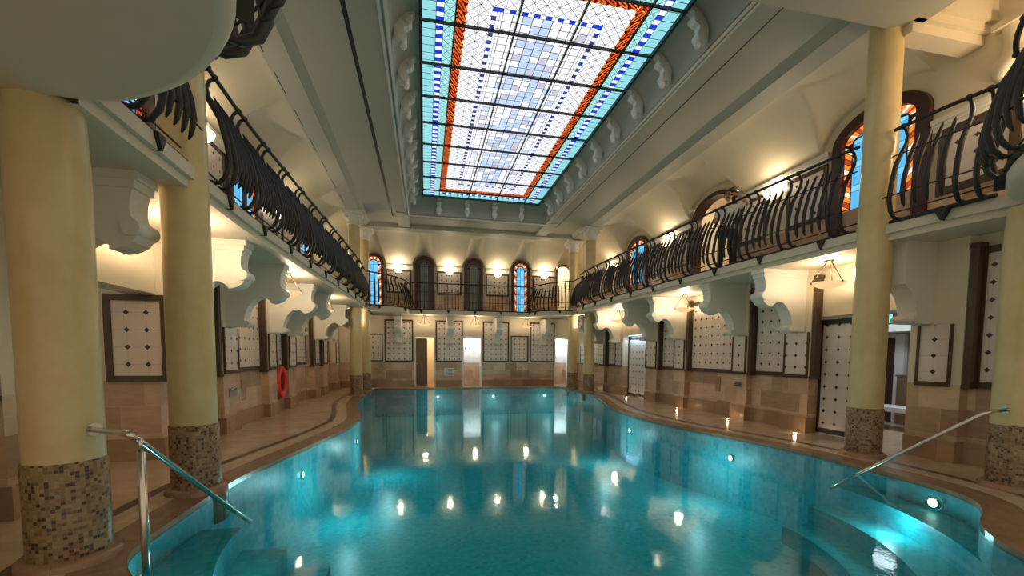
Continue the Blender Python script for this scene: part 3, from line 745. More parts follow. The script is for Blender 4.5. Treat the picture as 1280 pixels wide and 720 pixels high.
# arched windows
def arched_window(n, cx, cy_, ax, w, z0, zs, fr, lit, mull=False):
    """w outer width, zs spring height; semicircle-ish arch"""
    t = bpy.data.objects.new('window_%d' % n, None); C.objects.link(t); t.location = (cx, cy_, z0); t['kind'] = 'structure'
    def W(u, d, z):
        if ax == 'x+': return (cx+d, cy_+u, z)
        if ax == 'x-': return (cx-d, cy_-u, z)
        return (cx+u, cy_-d, z)
    R = w/2; N = 20; rise = .5 if w > 1.2 else .46
    def arc(r): return [(-r*math.cos(PI*i/N), zs+(rise-(R-r))*math.sin(PI*i/N)) for i in range(N+1)]
    outer = [(-R, z0)]+arc(R)+[(R, z0)]; ri = R-fr; inner = [(-ri, z0)]+arc(ri)+[(ri, z0)]
    f = MB()
    for i in range(len(outer)-1):
        a, b, c, d = outer[i], outer[i+1], inner[i+1], inner[i]
        f.prism([a, b, c, d], -.02, .1, lambda p, q, dd: W(p, dd, q))
    if mull: f.prism([(-.06, z0), (.06, z0), (.06, zs+rise-fr), (-.06, zs+rise-fr)], -.02, .08, lambda p, q, dd: W(p, dd, q))
    f.build('frame', WOOD, t)
    bw = min(.17, ri*.42); rj = ri-bw; g = MB()
    g.prism(inner, 0.0, .004, lambda p, q, dd: W(p, dd, q), 0)
    # border pieces : slanted
    def bord(p0, p1, q0, q1, mi): g.face([W(p0[0], .012, p0[1]), W(p1[0], .012, p1[1]), W(q1[0], .012, q1[1]), W(q0[0], .012, q0[1])], mi)
    pal = (2, 3, 2, 4) if lit else (6, 6, 6, 6); step = .105; ph = .10
    for s in (-1, 1):
        z = z0+.02; i = 0
        while z+step+ph < zs+.05:
            e = .012
            bord((s*(ri-.01), z+ph), (s*(ri-.01), z+ph+step-e), (s*(rj+.02), z), (s*(rj+.02), z+step-e), pal[i % 4]); z += step; i += 1
    A = arc(ri-.01); B = arc(rj+.02)
    for i in range(N): 
        k0, k1 = .06, .94
        bord(A[i], (A[i][0]+(A[i+1][0]-A[i][0])*k1, A[i][1]+(A[i+1][1]-A[i][1])*k1), B[i], (B[i][0]+(B[i+1][0]-B[i][0])*k1, B[i][1]+(B[i+1][1]-B[i][1])*k1), pal[i % 4] if lit else 6)
    # centre panes
    top = zs+(rise-(R-rj)); nc = 3 if w > 1.2 else 2; xs = [-rj+2*rj*i/nc for i in range(nc+1)]; hh = .34; z = z0+.02; i = 0
    pc = (1, 5) if lit else (7, 7)
    while z < top-.02:
        z2 = min(z+hh*(.35 if i % 2 else 1), top)
        for j in range(nc):
            a, b = xs[j]+.008, xs[j+1]-.008
            def lim(x): 
                return zs+(rise-(R-rj))*math.sqrt(max(0, 1-(x/rj)**2))
            la, lb = min(z2, lim(a)), min(z2, lim(b))
            if max(la, lb) > z+.02:
                la, lb = max(la, z+.001), max(lb, z+.001)
                g.face([W(a, .012, z), W(b, .012, z), W(b, .012, lb-.008), W(a, .012, la-.008)], pc[(i+j) % 2])
        z = z2; i += 1
    g.build('glazing', [LEAD, W_BLUE, W_OR, W_RED, W_WHITE, W_BLUE2, D_BROWN, D_GREEN], t)
for i, (x, lit) in enumerate(((-2.36, 1), (0, 0), (2.4, 0), (4.8, 1))): arched_window(i+1, x, YF-.02, 'y', .93, SLT+.06, 5.92, .13, lit)
arched_window(5, WRu, WINY[0], 'x-', 1.72, SLT, 5.86, .2, 1)
arched_window(6, WRu, WINY[2], 'x-', 1.66, SLT, 5.86, .18, 1, True)
for i, y in enumerate((6.7, 10.85, 15.9)): arched_window(7+i, WLu, y, 'x+', 1.7, SLT, 5.86, .18, 1, True)
# open archway on the right gallery + room behind
ar = bpy.data.objects.new('door_1', None); C.objects.link(ar); ar.location = (WRu, 11.2, SLT); ar['kind'] = 'structure'
f = MB(); N = 22; R = .98
def arcb(r, dz): return [(-r, SLT)]+[(-r*math.cos(PI*i/N), 5.8+(r*.6+dz)*math.sin(PI*i/N)) for i in range(N+1)]+[(r, SLT)]
o_, i_ = arcb(R, 0), arcb(R-.14, -.03)
for i in range(len(o_)-1): f.prism([o_[i], o_[i+1], i_[i+1], i_[i]], -.2, .1, lambda p, q, d: (WRu-d, 11.2-p, q))
f.build('arch_frame', WOOD, ar)
rm = MB(); rm.box(WRu+.3, 9.6, SLT, 10.6, 13., 6.6, 0, 'l'); struct('wall_gallery_room', rm, PL_WARM)
tile_panel(10.58, 11.6, 'x-', 2.4, 4.6, 6.0, 'diamond tile panel in the room behind the man on the balcony', .1)
downlight(9.6, 11.2, 6.58, 40, (1, .85, .65), 'recessed downlight in the room behind the man')
# far right open arch with bright room
rm = MB(); rm.box(6.5, YF+.3, SLT, 7.9, YF+1.8, 6.6, 0, 'f'); struct('wall_arch_room', rm, PL_WARM)
downlight(7.15, YF+1.0, 6.55, 35, (1, .9, .75), 'recessed downlight beyond the far right arch')
f = MB(); R = .42
def arcc(r): return [(-r, SLT)]+[(-r*math.cos(PI*i/N), 5.9+r*math.sin(PI*i/N)) for i in range(N+1)]+[(r, SLT)]
o_, i_ = arcc(R), arcc(R-.06)
for i in range(len(o_)-1): f.prism([o_[i], o_[i+1], i_[i+1], i_[i]], -.2, .06, lambda p, q, d: (7.13+p, YF-d, q))
d2 = f.build('door_2', WOOD); d2['kind'] = 'structure'

# gallery tile panels
for i, x in enumerate((-1.22, 1.2, 3.6, 6.02)):
    tile_panel(x, YF-.02, 'y-', 1.2, 4.56, 5.68, 'gallery diamond tile panel under a wall lamp on the far wall, %s' % ORDL[i], .08, group='gallery tile panels')
for i, (a, b) in enumerate(((7.6, 8.6), (9.2, 10.1), (12.35, 13.1), (13.7, 14.75), (16.7, 17.6), (18.3, 20.5))):
    tile_panel(WRu-.02, (a+b)/2, 'x-', b-a, 4.56, 5.68, 'gallery diamond tile panel on the right wall behind the railing, %s' % ORD[i], .08, group='gallery tile panels')
tile_panel(WRu, 5.12, 'x-', 1.0, 4.28, 5.34, 'gallery diamond tile panel right of the stained glass window at the right edge', .12, group='gallery tile panels')
for i, (a, b) in enumerate(((7.7, 8.7), (9.0, 9.9), (11.9, 13.), (13.5, 14.9))):
    tile_panel(WLu+.02, (a+b)/2, 'x+', b-a, 4.56, 5.68, 'gallery diamond tile panel on the left wall behind the railing, %s' % ORD[i], .08, group='gallery tile panels')

# ------------------------------------------------------------------ vaults
def cove(v): return CORN+.03+(6.97-CORN-.03)*(1-(1-v)**1.5)
def vault(fnpos, cen, w, length, nu, nv, name, zs=5.92, zr=.58):
    m = MB()
    def fn(a, b):
        u = a*length[1]+(1-a)*length[0]; z = cove(b)
        for c in cen:
            d = abs(u-c)/w
            if d < 1: z = max(z, zs-.02+(zr+b*.8)*(max(0, 1-d**2.6))**.5)
        return fnpos(u, b, min(z, 6.97))
    m.grid(fn, nu, nv, 0, True); struct(name, m, PL_WARM)
vault(lambda u, b, z: (WRu+.02-(WRu+.02-7.185)*b, u, z), WINY, 1.12, (5.75, YF), 240, 26, 'ceiling_vault_right', zr=.66)
vault(lambda u, b, z: (WLu-.02+(-2.835-WLu+.02)*b, u, z), [6.7, 10.85, 15.9], 1.12, (1.5, YF), 240, 26, 'ceiling_vault_left', zr=.66)
vault(lambda u, b, z: (u, YF+.02-(YF+.02-19.255)*b, z), [-2.36, 0, 2.4, 4.8, 7.13], .54, (-2.9, 7.3), 300, 40, 'ceiling_vault_far', zr=.50)
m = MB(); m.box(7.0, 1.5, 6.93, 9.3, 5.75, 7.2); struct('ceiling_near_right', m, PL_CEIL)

# ------------------------------------------------------------------ main ceiling
BZ, PZ = 6.96, 7.10
mc = MB()
# beams (longitudinal): soffit with stepped edges
for x0, x1 in ((-2.83, -2.36), (6.72, 7.18)):
    mc.box(x0, 4.9, BZ, x1, 19.5, 7.7)
    s = 1 if x0 < 0 else -1; xi = x1 if x0 < 0 else x0
    mc.prism([(xi, BZ+.02), (xi+.05*s, BZ+.05), (xi+.16*s, PZ+.005), (xi, PZ+.005)], 5.5, 18.9, lambda a, b, d: (a, d, b))
mc.box(-2.83, 18.75, BZ, 7.18, 19.25, 7.7); mc.box(-2.83, 4.6, 6.5, 7.18, 5.32, 7.7); mc.box(-2.83, 5.32, BZ, 7.18, 5.5, 7.7)
# flat panel ring between beams and cornice
LXa, LXb, LYa, LYb = -.54, 4.89, 5.75, 16.95
GXa, GXb = -1.18, 5.53
def ringbox(x0, x1, y0, y1, X0, X1, Y0, Y1, z0, z1, mb):
    mb.box(X0, Y0, z0, x0, Y1, z1); mb.box(x1, Y0, z0, X1, Y1, z1); mb.box(x0, Y0, z0, x1, y0, z1); mb.box(x0, y1, z0, x1, Y1, z1)
ringbox(GXa-.06, GXb+.06, 5.6, 17.7, -2.36, 6.72, 5.5, 18.75, PZ, PZ+.25, mc)
# cornice moulding ring stepping down to the lip
for (d, z) in ((.64, 7.075), (.5, 7.05), (.36, 7.03), (.12, 6.995), (.06, 6.97)):
    ringbox(LXa, LXb, LYa, LYb, LXa-d, LXb+d, max(LYa-d, 5.52), LYb+d, z, 7.35, mc)
lip = MB(); ringbox(LXa, LXb, LYa, LYb, LXa-.05, LXb+.05, LYa-.05, LYb+.05, 6.945, 7.0, lip); ringbox(LXa-.1, LXb+.1, LYa-.1, LYb+.1, LXa-.15, LXb+.15, LYa-.15, LYb+.15, 6.965, 7.0, lip); struct('trim_skylight_lip', lip, PL_WHITE)
# corner beams running on from the cornice to the far beam
mc.box(LXa-.5, LYb, 7.0, LXa-.02, 18.75, 7.3); mc.box(LXb+.02, LYb, 7.0, LXb+.5, 18.75, 7.3)
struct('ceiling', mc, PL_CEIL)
# coved recess up to the glass
SX0, SW, SY0, SC_, SB = -.018, .582, 6.846, 1.116, .54
GX0, GX1, GY0, GY1, GZ = SX0, SX0+2*SW+3*1.083, SY0-SB, SY0+8*SC_+SB, 7.54
mc = MB(); NCV = 10
def cv(t, lo, hi): return lo+(hi-lo)*t
for i in range(NCV):
    a0, a1 = i/NCV*PI/2, (i+1)/NCV*PI/2
    def rect(a):
        q = math.sin(a)**1.0; h = 1-math.cos(a)   # q horizontal, h vertical
        hz = 6.99+(GZ+.05-6.99)*math.sin(a); k = 1-math.cos(a)
        return (LXa+(GX0-.05-LXa)*k, LXb+(GX1+.05-LXb)*k, LYa+(GY0-.05-LYa)*k, LYb+(GY1+.05-LYb)*k, hz)
    A, B = rect(a0), rect(a1)
    P = lambda R: [(R[0], R[2], R[4]), (R[1], R[2], R[4]), (R[1], R[3], R[4]), (R[0], R[3], R[4])]
    pa, pb_ = P(A), P(B)
    for j in range(4): mc.face([pa[j], pa[(j+1) % 4], pb_[(j+1) % 4], pb_[j]], 0, None, True)
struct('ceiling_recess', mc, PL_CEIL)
# vent grooves
for i, (x, wd) in enumerate(((GXa-.04, .085), (GXb+.03, .03))):
    o = MB().box(x-wd/2, 5.7, PZ-.012, x+wd/2, 17.0, PZ+.02).build('ceiling_vent_slot', BLACKW); o['kind'] = 'structure'
for i in range(8):
    y = 6.6+i*1.25
    o = MB().box(-2.785, y, BZ-.006, -2.77, y+.7, BZ+.01).build('ceiling_air_grille', BLACKW); o['kind'] = 'structure'
# warm-lit transverse beam at right
m = MB()
for d, z0, z1 in ((.0, 6.36, 6.5), (.07, 6.5, 6.62), (.14, 6.62, 6.95)): m.box(7.0, 5.12-d, z0, 9.05, 5.4+d, z1)
struct('ceiling_beam_right', m, PL_WARM)
o = thing('plaster_boss', 'rounded pinkish plaster boss under the beam at the right edge of the picture', 'plaster boss', (8.42, 4.72, 5.6))
MB().lathe([(.001, -.2), (.12, -.18), (.2, -.11), (.235, 0), (.22, .11), (.15, .2), (.13, .4), (.17, .62)], (8.45, 4.78, 5.84), 28).build('bulb', PL_WARM, o); MB().box(8.25, 4.58, 6.42, 8.65, 4.97, 6.5).build('cap', PL_WARM, o)

# ------------------------------------------------------------------ skylight
sk = thing('skylight', 'long rectangular stained glass skylight lit from above, cyan border and orange twist', 'skylight', ((GX0+GX1)/2, (GY0+GY1)/2, GZ))
CX, CY = 1.083, SC_
g = MB(); LW = .007
def Q(x0, y0, x1, y1, mi, e=LW):
    g.face([(x0+e, y0+e, GZ), (x1-e, y0+e, GZ), (x1-e, y1-e, GZ), (x0+e, y1-e, GZ)], mi)
def TRI(x0, y0, x1, y1, mi, e=.006):
    cx, cy_ = (x0+x1)/2, (y0+y1)/2; P = [(x0, y0), (x1, y0), (x1, y1), (x0, y1)]
    for k in range(4):
        a, b = P[k], P[(k+1) % 4]; mx, my = (a[0]+b[0]+cx)/3, (a[1]+b[1]+cy_)/3
        q = [(p[0]+(mx-p[0])*e*9/max(x1-x0, .1)*.12*3, p[1]+(my-p[1])*e*9/max(y1-y0, .1)*.12*3) for p in (a, b, (cx, cy_))]
        g.face([(*p, GZ) for p in q], mi)
W, PALE, GREY, CY1, CY2, BLU, NAV, ORG, RED_, DRD, YEL, LD = range(12)
# backing of lead
g.face([(GX0, GY0, GZ+.01), (GX1, GY0, GZ+.01), (GX1, GY1, GZ+.01), (GX0, GY1, GZ+.01)], LD)
IX0, IX1, IY0, IY1 = GX0+SW, GX1-SW, SY0, SY0+8*CY     # inner rectangle
# side borders (left and right) : plain cyan | blue-white | crossed cyan
def border_side(x_out, x_in, ya, yb, n):
    st = (yb-ya)/n; d = x_in-x_out
    xa, xb, xc = x_out, x_out+d*.43, x_out+d*.66
    for i in range(n):
        y = ya+i*st; s0, s1 = sorted((xa, xb)); Q(s0, y, s1, y+st, CY1)
        s0, s1 = sorted((xb, xc)); Q(s0, y, s1, y+st/2, W, .004); Q(s0, y+st/2, s1, y+st, BLU, .002)
        s0, s1 = sorted((xc, x_in)); TRI(s0, y, s1, y+st, CY2)
border_side(GX0, IX0, GY0, GY1, 48); border_side(GX1, IX1, GY0, GY1, 48)
def border_end(y_out, y_in, xa, xb, n):
    st = (xb-xa)/n; d = y_in-y_out; ya, yb, yc = y_out, y_out+d*.43, y_out+d*.66
    for i in range(n):
        x = xa+i*st; s0, s1 = sorted((ya, yb)); Q(x, s0, x+st, s1, CY1)
        s0, s1 = sorted((yb, yc)); Q(x, s0, x+st/2, s1, W, .004); Q(x+st/2, s0, x+st, s1, BLU, .002)
        s0, s1 = sorted((yc, y_in)); TRI(x, s0, x+st, s1, CY2)
border_end(GY0, IY0, IX0, IX1, 15); border_end(GY1, IY1, IX0, IX1, 15)
# orange twisted rope
def rope(fn, L, n):
    st = L/n; K = 8
    for i in range(n):
        a = i*st
        def lens(s0, s1, w0, w1, mi, dz):
            top, bot = [], []
            for k in range(K+1):
                t = k/K; wv = w0+(w1-w0)*t; c = a+s0+(s1-s0)*t; th = math.sin(PI*t)
                top.append((c+(.05+th*.33)*st, wv)); bot.append((c-(.05+th*.33)*st, wv))
            g.face([(*fn(*p), GZ+dz) for p in top+bot[::-1]], mi)
        lens(-st*.1, st*1.1, .004, .186, ORG if i % 3 else RED_, -.002)
        # dark heart and amber rim
        def heart(f, mi, dz, sh=-.1):
            P = []
            for k in range(K+1):
                t = k/K; P.append((a+st*(.12+1.0*t)+math.sin(PI*t)*st*f+sh*st, .03+.13*t))
            for k in range(K, -1, -1):
                t = k/K; P.append((a+st*(.12+1.0*t)-math.sin(PI*t)*st*f+sh*st, .03+.13*t))
            g.face([(*fn(*p), GZ+dz) for p in P], mi)
        heart(.15, DRD, -.004)
        g.face([(*fn(a+st*.3, .0), GZ-.001), (*fn(a+st*.9, .0), GZ-.001), (*fn(a+st*.7, .03), GZ-.001)], YEL)
        g.face([(*fn(a+st*.3, .19), GZ-.001), (*fn(a+st*.9, .19), GZ-.001), (*fn(a+st*.5, .16), GZ-.001)], YEL)
RW = .19
def backing(x0, y0, x1, y1, mi): g.face([(x0, y0, GZ+.004), (x1, y0, GZ+.004), (x1, y1, GZ+.004), (x0, y1, GZ+.004)], mi)
backing(IX0, IY0, IX0+RW, IY1, DRD); backing(IX1-RW, IY0, IX1, IY1, DRD); backing(IX0, IY0, IX1, IY0+RW, DRD); backing(IX0, IY1-RW, IX1, IY1, DRD)
rope(lambda s, w_: (IX0+w_, IY0+s), IY1-IY0, 44); rope(lambda s, w_: (IX1-w_, IY0+s), IY1-IY0, 44)
rope(lambda s, w_: (IX0+s, IY0+w_), IX1-IX0, 16); rope(lambda s, w_: (IX0+s, IY1-w_), IX1-IX0, 16)
# white crossed band
TW = .215; BX0, BX1, BY0, BY1 = IX0+RW, IX1-RW, IY0+RW, IY1-RW
DX0, DX1, DY0, DY1 = BX0+2*TW, BX1-2*TW, BY0+2*TW, BY1-2*TW
ny = round((BY1-BY0)/TW); sty = (BY1-BY0)/ny; nx = round((BX1-BX0)/TW); stx = (BX1-BX0)/nx
for i in range(ny):
    for k in range(2):
        TRI(BX0+k*TW, BY0+i*sty, BX0+(k+1)*TW, BY0+(i+1)*sty, W); TRI(BX1-(k+1)*TW, BY0+i*sty, BX1-k*TW, BY0+(i+1)*sty, W)
xa, xb = DX0, DX1; nn = round((xb-xa)/TW); st = (xb-xa)/nn
for i in range(nn):
    for k in range(2):
        TRI(xa+i*st, BY0+k*TW, xa+(i+1)*st, BY0+(k+1)*TW, W); TRI(xa+i*st, BY1-(k+1)*TW, xa+(i+1)*st, BY1-k*TW, W)
# blue dashes
DW = .085
def dash_col(x0, x1, ya, yb, n):
    st = (yb-ya)/n
    for i in range(n): Q(x0, ya+i*st, x1, ya+(i+1)*st, (BLU if i % 10 in (0, 1) else NAV) if i % 2 == 0 else W, .002)
def dash_row(y0, y1, xa, xb, n):
    st = (xb-xa)/n
    for i in range(n): Q(xa+i*st, y0, xa+(i+1)*st, y1, BLU if i % 2 == 0 else W, .002)
n_ = 79
dash_col(DX0, DX0+DW, DY0, DY1, n_); dash_col(DX1-DW, DX1, DY0, DY1, n_)
dash_row(DY0, DY0+DW, DX0+DW, DX1-DW, 17); dash_row(DY1-DW, DY1, DX0+DW, DX1-DW, 17)
# thin white band then random squares
EX0, EX1, EY0, EY1 = DX0+DW, DX1-DW, DY0+DW, DY1-DW
n_ = round((EY1-EY0)/.19); st = (EY1-EY0)/n_
for i in range(n_):
    for x0, x1 in ((EX0, EX0+.055), (EX0+.055, EX0+.11), (EX1-.055, EX1), (EX1-.11, EX1-.055)): Q(x0, EY0+i*st, x1, EY0+(i+1)*st, W, .004)
SX0_, SX1_ = EX0+.11, EX1-.11; nxs = round((SX1_-SX0_)/.19); sx = (SX1_-SX0_)/nxs
for i in range(n_):
    for j in range(nxs):
        dd = abs(j-(nxs-1)/2)/(nxs/2); rr = random.random()
        mi = (W if rr < .3+.35*dd else PALE if rr < .86 else GREY) if dd < .62 else (W if rr < .84 else PALE if rr < .93 else GREY)
        Q(SX0_+j*sx, EY0+i*st, SX0_+(j+1)*sx, EY0+(i+1)*st, mi)
g.build('glazing', [G_WHITE, G_PALE, G_GREY, G_CYAN, G_CYAN2, G_BLUE, G_NAVY, G_OR, G_RED, G_DRED, G_YEL, LEAD], sk)
f = MB()
for x in (IX0, IX0+CX, IX0+2*CX, IX1): f.box(x-.014, GY0, GZ-.05, x+.014, GY1, GZ-.002)
for j in range(9): f.box(GX0, SY0+j*CY-.014, GZ-.05, GX1, SY0+j*CY+.014, GZ-.002)
f.build('glazing_bar', LEAD, sk)
f = MB(); ringbox(GX0, GX1, GY0, GY1, GX0-.05, GX1+.05, GY0-.05, GY1+.05, GZ-.06, GZ+.06, f); f.build('outer_frame', LEAD, sk)

# corbels in the recess
def corbel_proto():
    t = thing('ceiling_corbel', 'x', 'corbel')
    S = [(-.02, 0), (.0, .0), (.10, .0), (.155, .05), (.165, .12), (.14, .19), (.15, .24), (.22, .27), (.26, .32), (.27, .38), (.24, .43), (.30, .47), (.33, .5), (.33, .54), (-.05, .54)]
    MB().prism(S, -.075, .075, lambda a, b, d: (a, d, b)).build('body', PL_WHITE, t)
    m = MB(); m.tube([(.10, -.1, .085), (.10, .1, .085)], .085, 12).build('lower_scroll', PL_WHITE, t); MB().tube([(.215, -.1, .36), (.215, .1, .36)], .06, 12).build('upper_scroll', PL_WHITE, t)
    m = MB().sphere((.13, 0, -.03), .06, 8, sq=(1, 1, 1.3)); m.build('bud', PL_WHITE, t)
    return t
CP = corbel_proto(); cu = False
def corbel(x, y, z, rz, label):
    global cu
    if not cu: cu = True; o = CP; o.location = (x, y, z); o.rotation_euler = (0, 0, rz); o['label'] = label
    else: o = copy_tree(CP, None, (x, y, z), rz, label)
    o['group'] = 'plaster corbels around the skylight'
for j in range(9):
    corbel(LXa+.08, SY0+j*CY, 7.05, 0, 'white plaster corbel left of the skylight, %s' % ORD[j])
    corbel(LXb-.08, SY0+j*CY, 7.05, PI, 'white plaster corbel right of the skylight, %s' % ORD[j])
for j, x in enumerate((IX0, IX0+CX, IX0+2*CX, IX1)):
    corbel(x, LYb-.08, 7.05, -PI/2, 'white plaster corbel at the far end of the skylight, %s' % ORDL[j])

# ------------------------------------------------------------------ lamps
def pendant_proto():
    t = thing('pendant_lamp', 'x', 'lamp')
    R = .27; z0 = -.52
    prof = [(.001, z0), (.06, z0+.003), (.14, z0+.022), (.21, z0+.055), (R, z0+.10), (R+.004, z0+.112), (R-.012, z0+.108), (.2, z0+.068), (.13, z0+.036), (.001, z0+.016)]
    MB().lathe(prof, (0, 0, 0), 32).build('bowl', BOWL, t)
    MB().lathe([(.001, 0), (.075, 0), (.075, -.02), (.04, -.035), (.001, -.035)], (0, 0, 0), 18).build('ceiling_rose', BRONZE, t)
    for k in range(3):
        a = 2*PI*k/3+.5
        m = MB().tube([(.04*math.cos(a), .04*math.sin(a), -.03), (R*math.cos(a), R*math.sin(a), z0+.11)], .009, 6).sphere((R*math.cos(a), R*math.sin(a), z0+.105), .022, 6)
        m.build('hanger_rod', BRONZE, t)
    return t
PP = pendant_proto(); pu = False
def pendant(x, y, label, e=18, z=SLB):
    global pu
    if not pu: pu = True; o = PP; o.location = (x, y, z); o['label'] = label
    else: o = copy_tree(PP, None, (x, y, z), 0, label)
    o['group'] = 'alabaster bowl pendant lamps'
    point('pendant_light', (x, y, z-.30), e, (1, .76, .52), .1)
for i, y in enumerate((6.5, 10.9, 15.1, 18.8)): pendant(7.3, y, 'lit alabaster bowl lamp under the right balcony, %s' % ORD[i])
for i, (x, y) in enumerate(((-3.1, 6.4), (-2.94, 10.2), (-3.05, 14.1), (-3.1, 18.75))): pendant(x, y, 'lit alabaster bowl lamp under the left balcony, %s' % ORD[i], 24)
for i, x in enumerate((0.0, 2.4, 4.95)): pendant(x, 20.35, 'lit alabaster bowl lamp under the far balcony, %s' % ORDL[i], 12, FZB)

def sconce_proto():
    t = thing('wall_lamp', 'x', 'lamp')
    MB().lathe([(.001, -.12), (.08, -.105), (.15, -.05), (.19, .02), (.2, .06), (.17, .05), (.001, -.04)], (0, -.17, 0), 20).build('shade', GLOBE, t)
    MB().box(-.06, -.03, -.16, .06, .0, .06).tube([(0, -.01, -.1), (0, -.1, -.14), (0, -.17, -.12)], .015, 6).build('wall_arm', BRONZE, t)
    return t
SPR = sconce_proto(); su = False
def sconce(x, y, z, rz, label, e=26, col=(1, .80, .54)):
    global su
    if not su: su = True; o = SPR; o.location = (x, y, z); o.rotation_euler = (0, 0, rz); o['label'] = label
    else: o = copy_tree(SPR, None, (x, y, z), rz, label)
    o['group'] = 'frosted bowl wall lamps on the gallery'
    d = Vector((math.sin(rz), -math.cos(rz)))
    point('sconce_light', (x+d.x*.2, y+d.y*.2, z+.14), e, col, .1)
for i, x in enumerate((-1.22, 1.2, 3.6, 6.02)): sconce(x, YF-.02, 5.62, 0, 'glowing bowl wall lamp on the far gallery wall, %s' % ORDL[i], 15)
for i, (x, y) in enumerate(((WRu, 4.35), (WRu, 8.9), (WRu, 13.4), (WRu, 18.0))): sconce(x, y, 5.5 if y > 5 else 5.2, -PI/2, 'glowing bowl wall lamp on the right gallery wall, %s' % ORD[i], 15)
sconce(WRu, 3.0, 5.3, -PI/2, 'bowl wall lamp on the right gallery wall beyond the picture edge', 60, (1, .62, .30))
for i, y in enumerate((4.6, 8.75, 13.3, 17.8)): sconce(WLu, y, 5.5, PI/2, 'glowing bowl wall lamp on the left gallery wall, %s' % ORD[i], 15)

# floor uplights and underwater lights
for i, (x, y) in enumerate(((7.55, 7.3), (7.55, 9.3), (7.55, 11.5), (7.7, 15.1), (7.4, 18.4))):
    t = thing('floor_light', 'small glowing floor light at the foot of the right wall, %s' % ORD[i], 'light', (x, y, .012), 0, 'floor lights along the right wall')
    MB().lathe([(.045, 0), (.06, 0), (.06, .012), (.045, .012)], (x, y, .012), 14).build('ring', STEEL, t); MB().lathe([(.001, .008), (.045, .008)], (x, y, .012), 14).build('lens', UPL, t)
    point('floor_light', (x, y, .09), .45, (1, .7, .4), .03)
def uw(px, py, nx, ny, label, e=8, z=-.42):
    t = thing('pool_light', label, 'light', (px, py, z), math.atan2(ny, nx), 'underwater pool lights')
    MB().lathe([(.08, 0), (.08, .03), (.055, .035)], (0, 0, 0), 18).xf(lambda x, y, zz: (zz, x, y)).build('ring', STEEL, t, False)
    MB().lathe([(.001, .028), (.055, .028)], (0, 0, 0), 18).xf(lambda x, y, zz: (zz, x, y)).build('lens', UWL, t, False)
    point('pool_light', (px+nx*.7, py+ny*.7, z-.15), e*1.2, (.70, .98, 1), .05)
uw(-2.22, 3.75, 1, 0, 'bright underwater light on the near left pool steps below the handrail', 2.5, -.2)
uw(-2.04, 7.5, 1, 0, 'underwater light in the left pool wall, second from the camera')
uw(-1.58, 10.2, 1, 0, 'underwater light in the left pool wall beside the bulging deck')
uw(6.2, 3.95, -1, 0, 'bright underwater light on the near right pool steps', 2.5, -.2)
uw(5.97, 7.2, -1, 0, 'underwater light in the right pool wall below the widest tile panel')
uw(5.45, 10.4, -1, 0, 'underwater light in the right pool wall before the bluish door')
for i, x in enumerate((0.6, 3.3, 5.9)): uw(x, 20.43, 0, -1, 'underwater light in the far pool wall, %s' % ORDL[i], 6)
area('pool_glow', (2.2, 11, -.2), (0, 0, 0), .4, .4, 0, (1, 1, 1)) if False else None

# ------------------------------------------------------------------ handrails
def handrail(pts, posts, flange, label, flr):
    t = thing('handrail', label, 'handrail', pts[0])
    P = [pts[0]]
    for a, b, c in zip(pts, pts[1:], pts[2:]):
        a, b, c = Vector(a), Vector(b), Vector(c); d0 = (a-b).normalized(); d1 = (c-b).normalized(); r = .07
        for k in range(6):
            s = k/5; q = (b+d0*r)*(1-s)**2+b*2*s*(1-s)+(b+d1*r)*s**2; P.append(tuple(q))
    P.append(pts[-1])
    MB().tube(P, .023, 12).build('rail', STEEL, t)
    f = Vector(pts[0]); d = (Vector(pts[1])-f).normalized()
    MB().tube([f-d*.005, f+d*.02], .05, 16).build('wall_flange', STEEL, t)
    for (x, y, z0, z1) in posts:
        MB().tube([(x, y, z0), (x, y, z1-.1)], .026, 12).tube([(x, y, z1-.1), (x, y, z1)], .014, 10).build('post', STEEL, t)
handrail([(-2.47, 3.74, 1.02), (-2.03, 3.4, 1.03), (-1.95, 4.79, -.05), (-1.93, 5.1, -.28)], [(-1.98, 3.42, -.3, 1.0)], None, 'steel handrail sloping into the water from the near left column', 1)
handrail([(6.85, 3.72, .98), (6.55, 3.72, .96), (5.9, 4.71, -.06), (5.76, 4.92, -.3)], [], None, 'steel handrail sloping into the water from the right edge column', 1)

# ------------------------------------------------------------------ lifebuoy and small wall fittings
lb = thing('lifebuoy', 'red lifebuoy hanging on the left wall under a narrow tile panel', 'lifebuoy', (WLb+.115, 12.62, .82))
m = MB(); R, r = .30, .075
m.grid(lambda a, b: (WLb+.115+r*.8*math.sin(2*PI*b), 12.62+(R+r*math.cos(2*PI*b))*math.cos(2*PI*a), .82+(R+r*math.cos(2*PI*b))*math.sin(2*PI*a)*1.15), 40, 14); m.build('ring', RED, lb)
m = MB()
for k in range(4):
    a = PI/4+k*PI/2; P = []
    for s in range(7):
        aa = a+(s-3)*.24; q = R+r+.015+.04*math.sin(PI*s/6); P.append((WLb+.115, 12.62+q*math.cos(aa), .82+q*math.sin(aa)*1.12))
    m.tube(P, .012, 6)
m.build('grab_rope', ROPE, lb)
o = MB().box(WLb+.031, 12.3, .36, WLb+.045, 12.9, 1.17).build('backing_board', simple('red board', (.28, .03, .025), .5)); tag(o, 'dark red board on the left wall behind the lifebuoy', 'board')
def plate(x0, y0, z0, x1, y1, z1, mat, name, label, cat):
    t = thing(name, label, cat, ((x0+x1)/2, (y0+y1)/2, z0)); MB().box(x0, y0, z0, x1, y1, z1).build('plate', mat, t)
    return t
t = plate(WLp, 9.3, .74, WLp+.025, 9.62, .9, GREYPL, 'soap_dish', 'silver soap dish fitting on the near left wall pilaster', 'fitting'); MB().tube([(WLp+.03, 9.33, .87), (WLp+.06, 9.45, .92), (WLp+.03, 9.58, .89)], .015, 8).build('lever', STEEL, t)
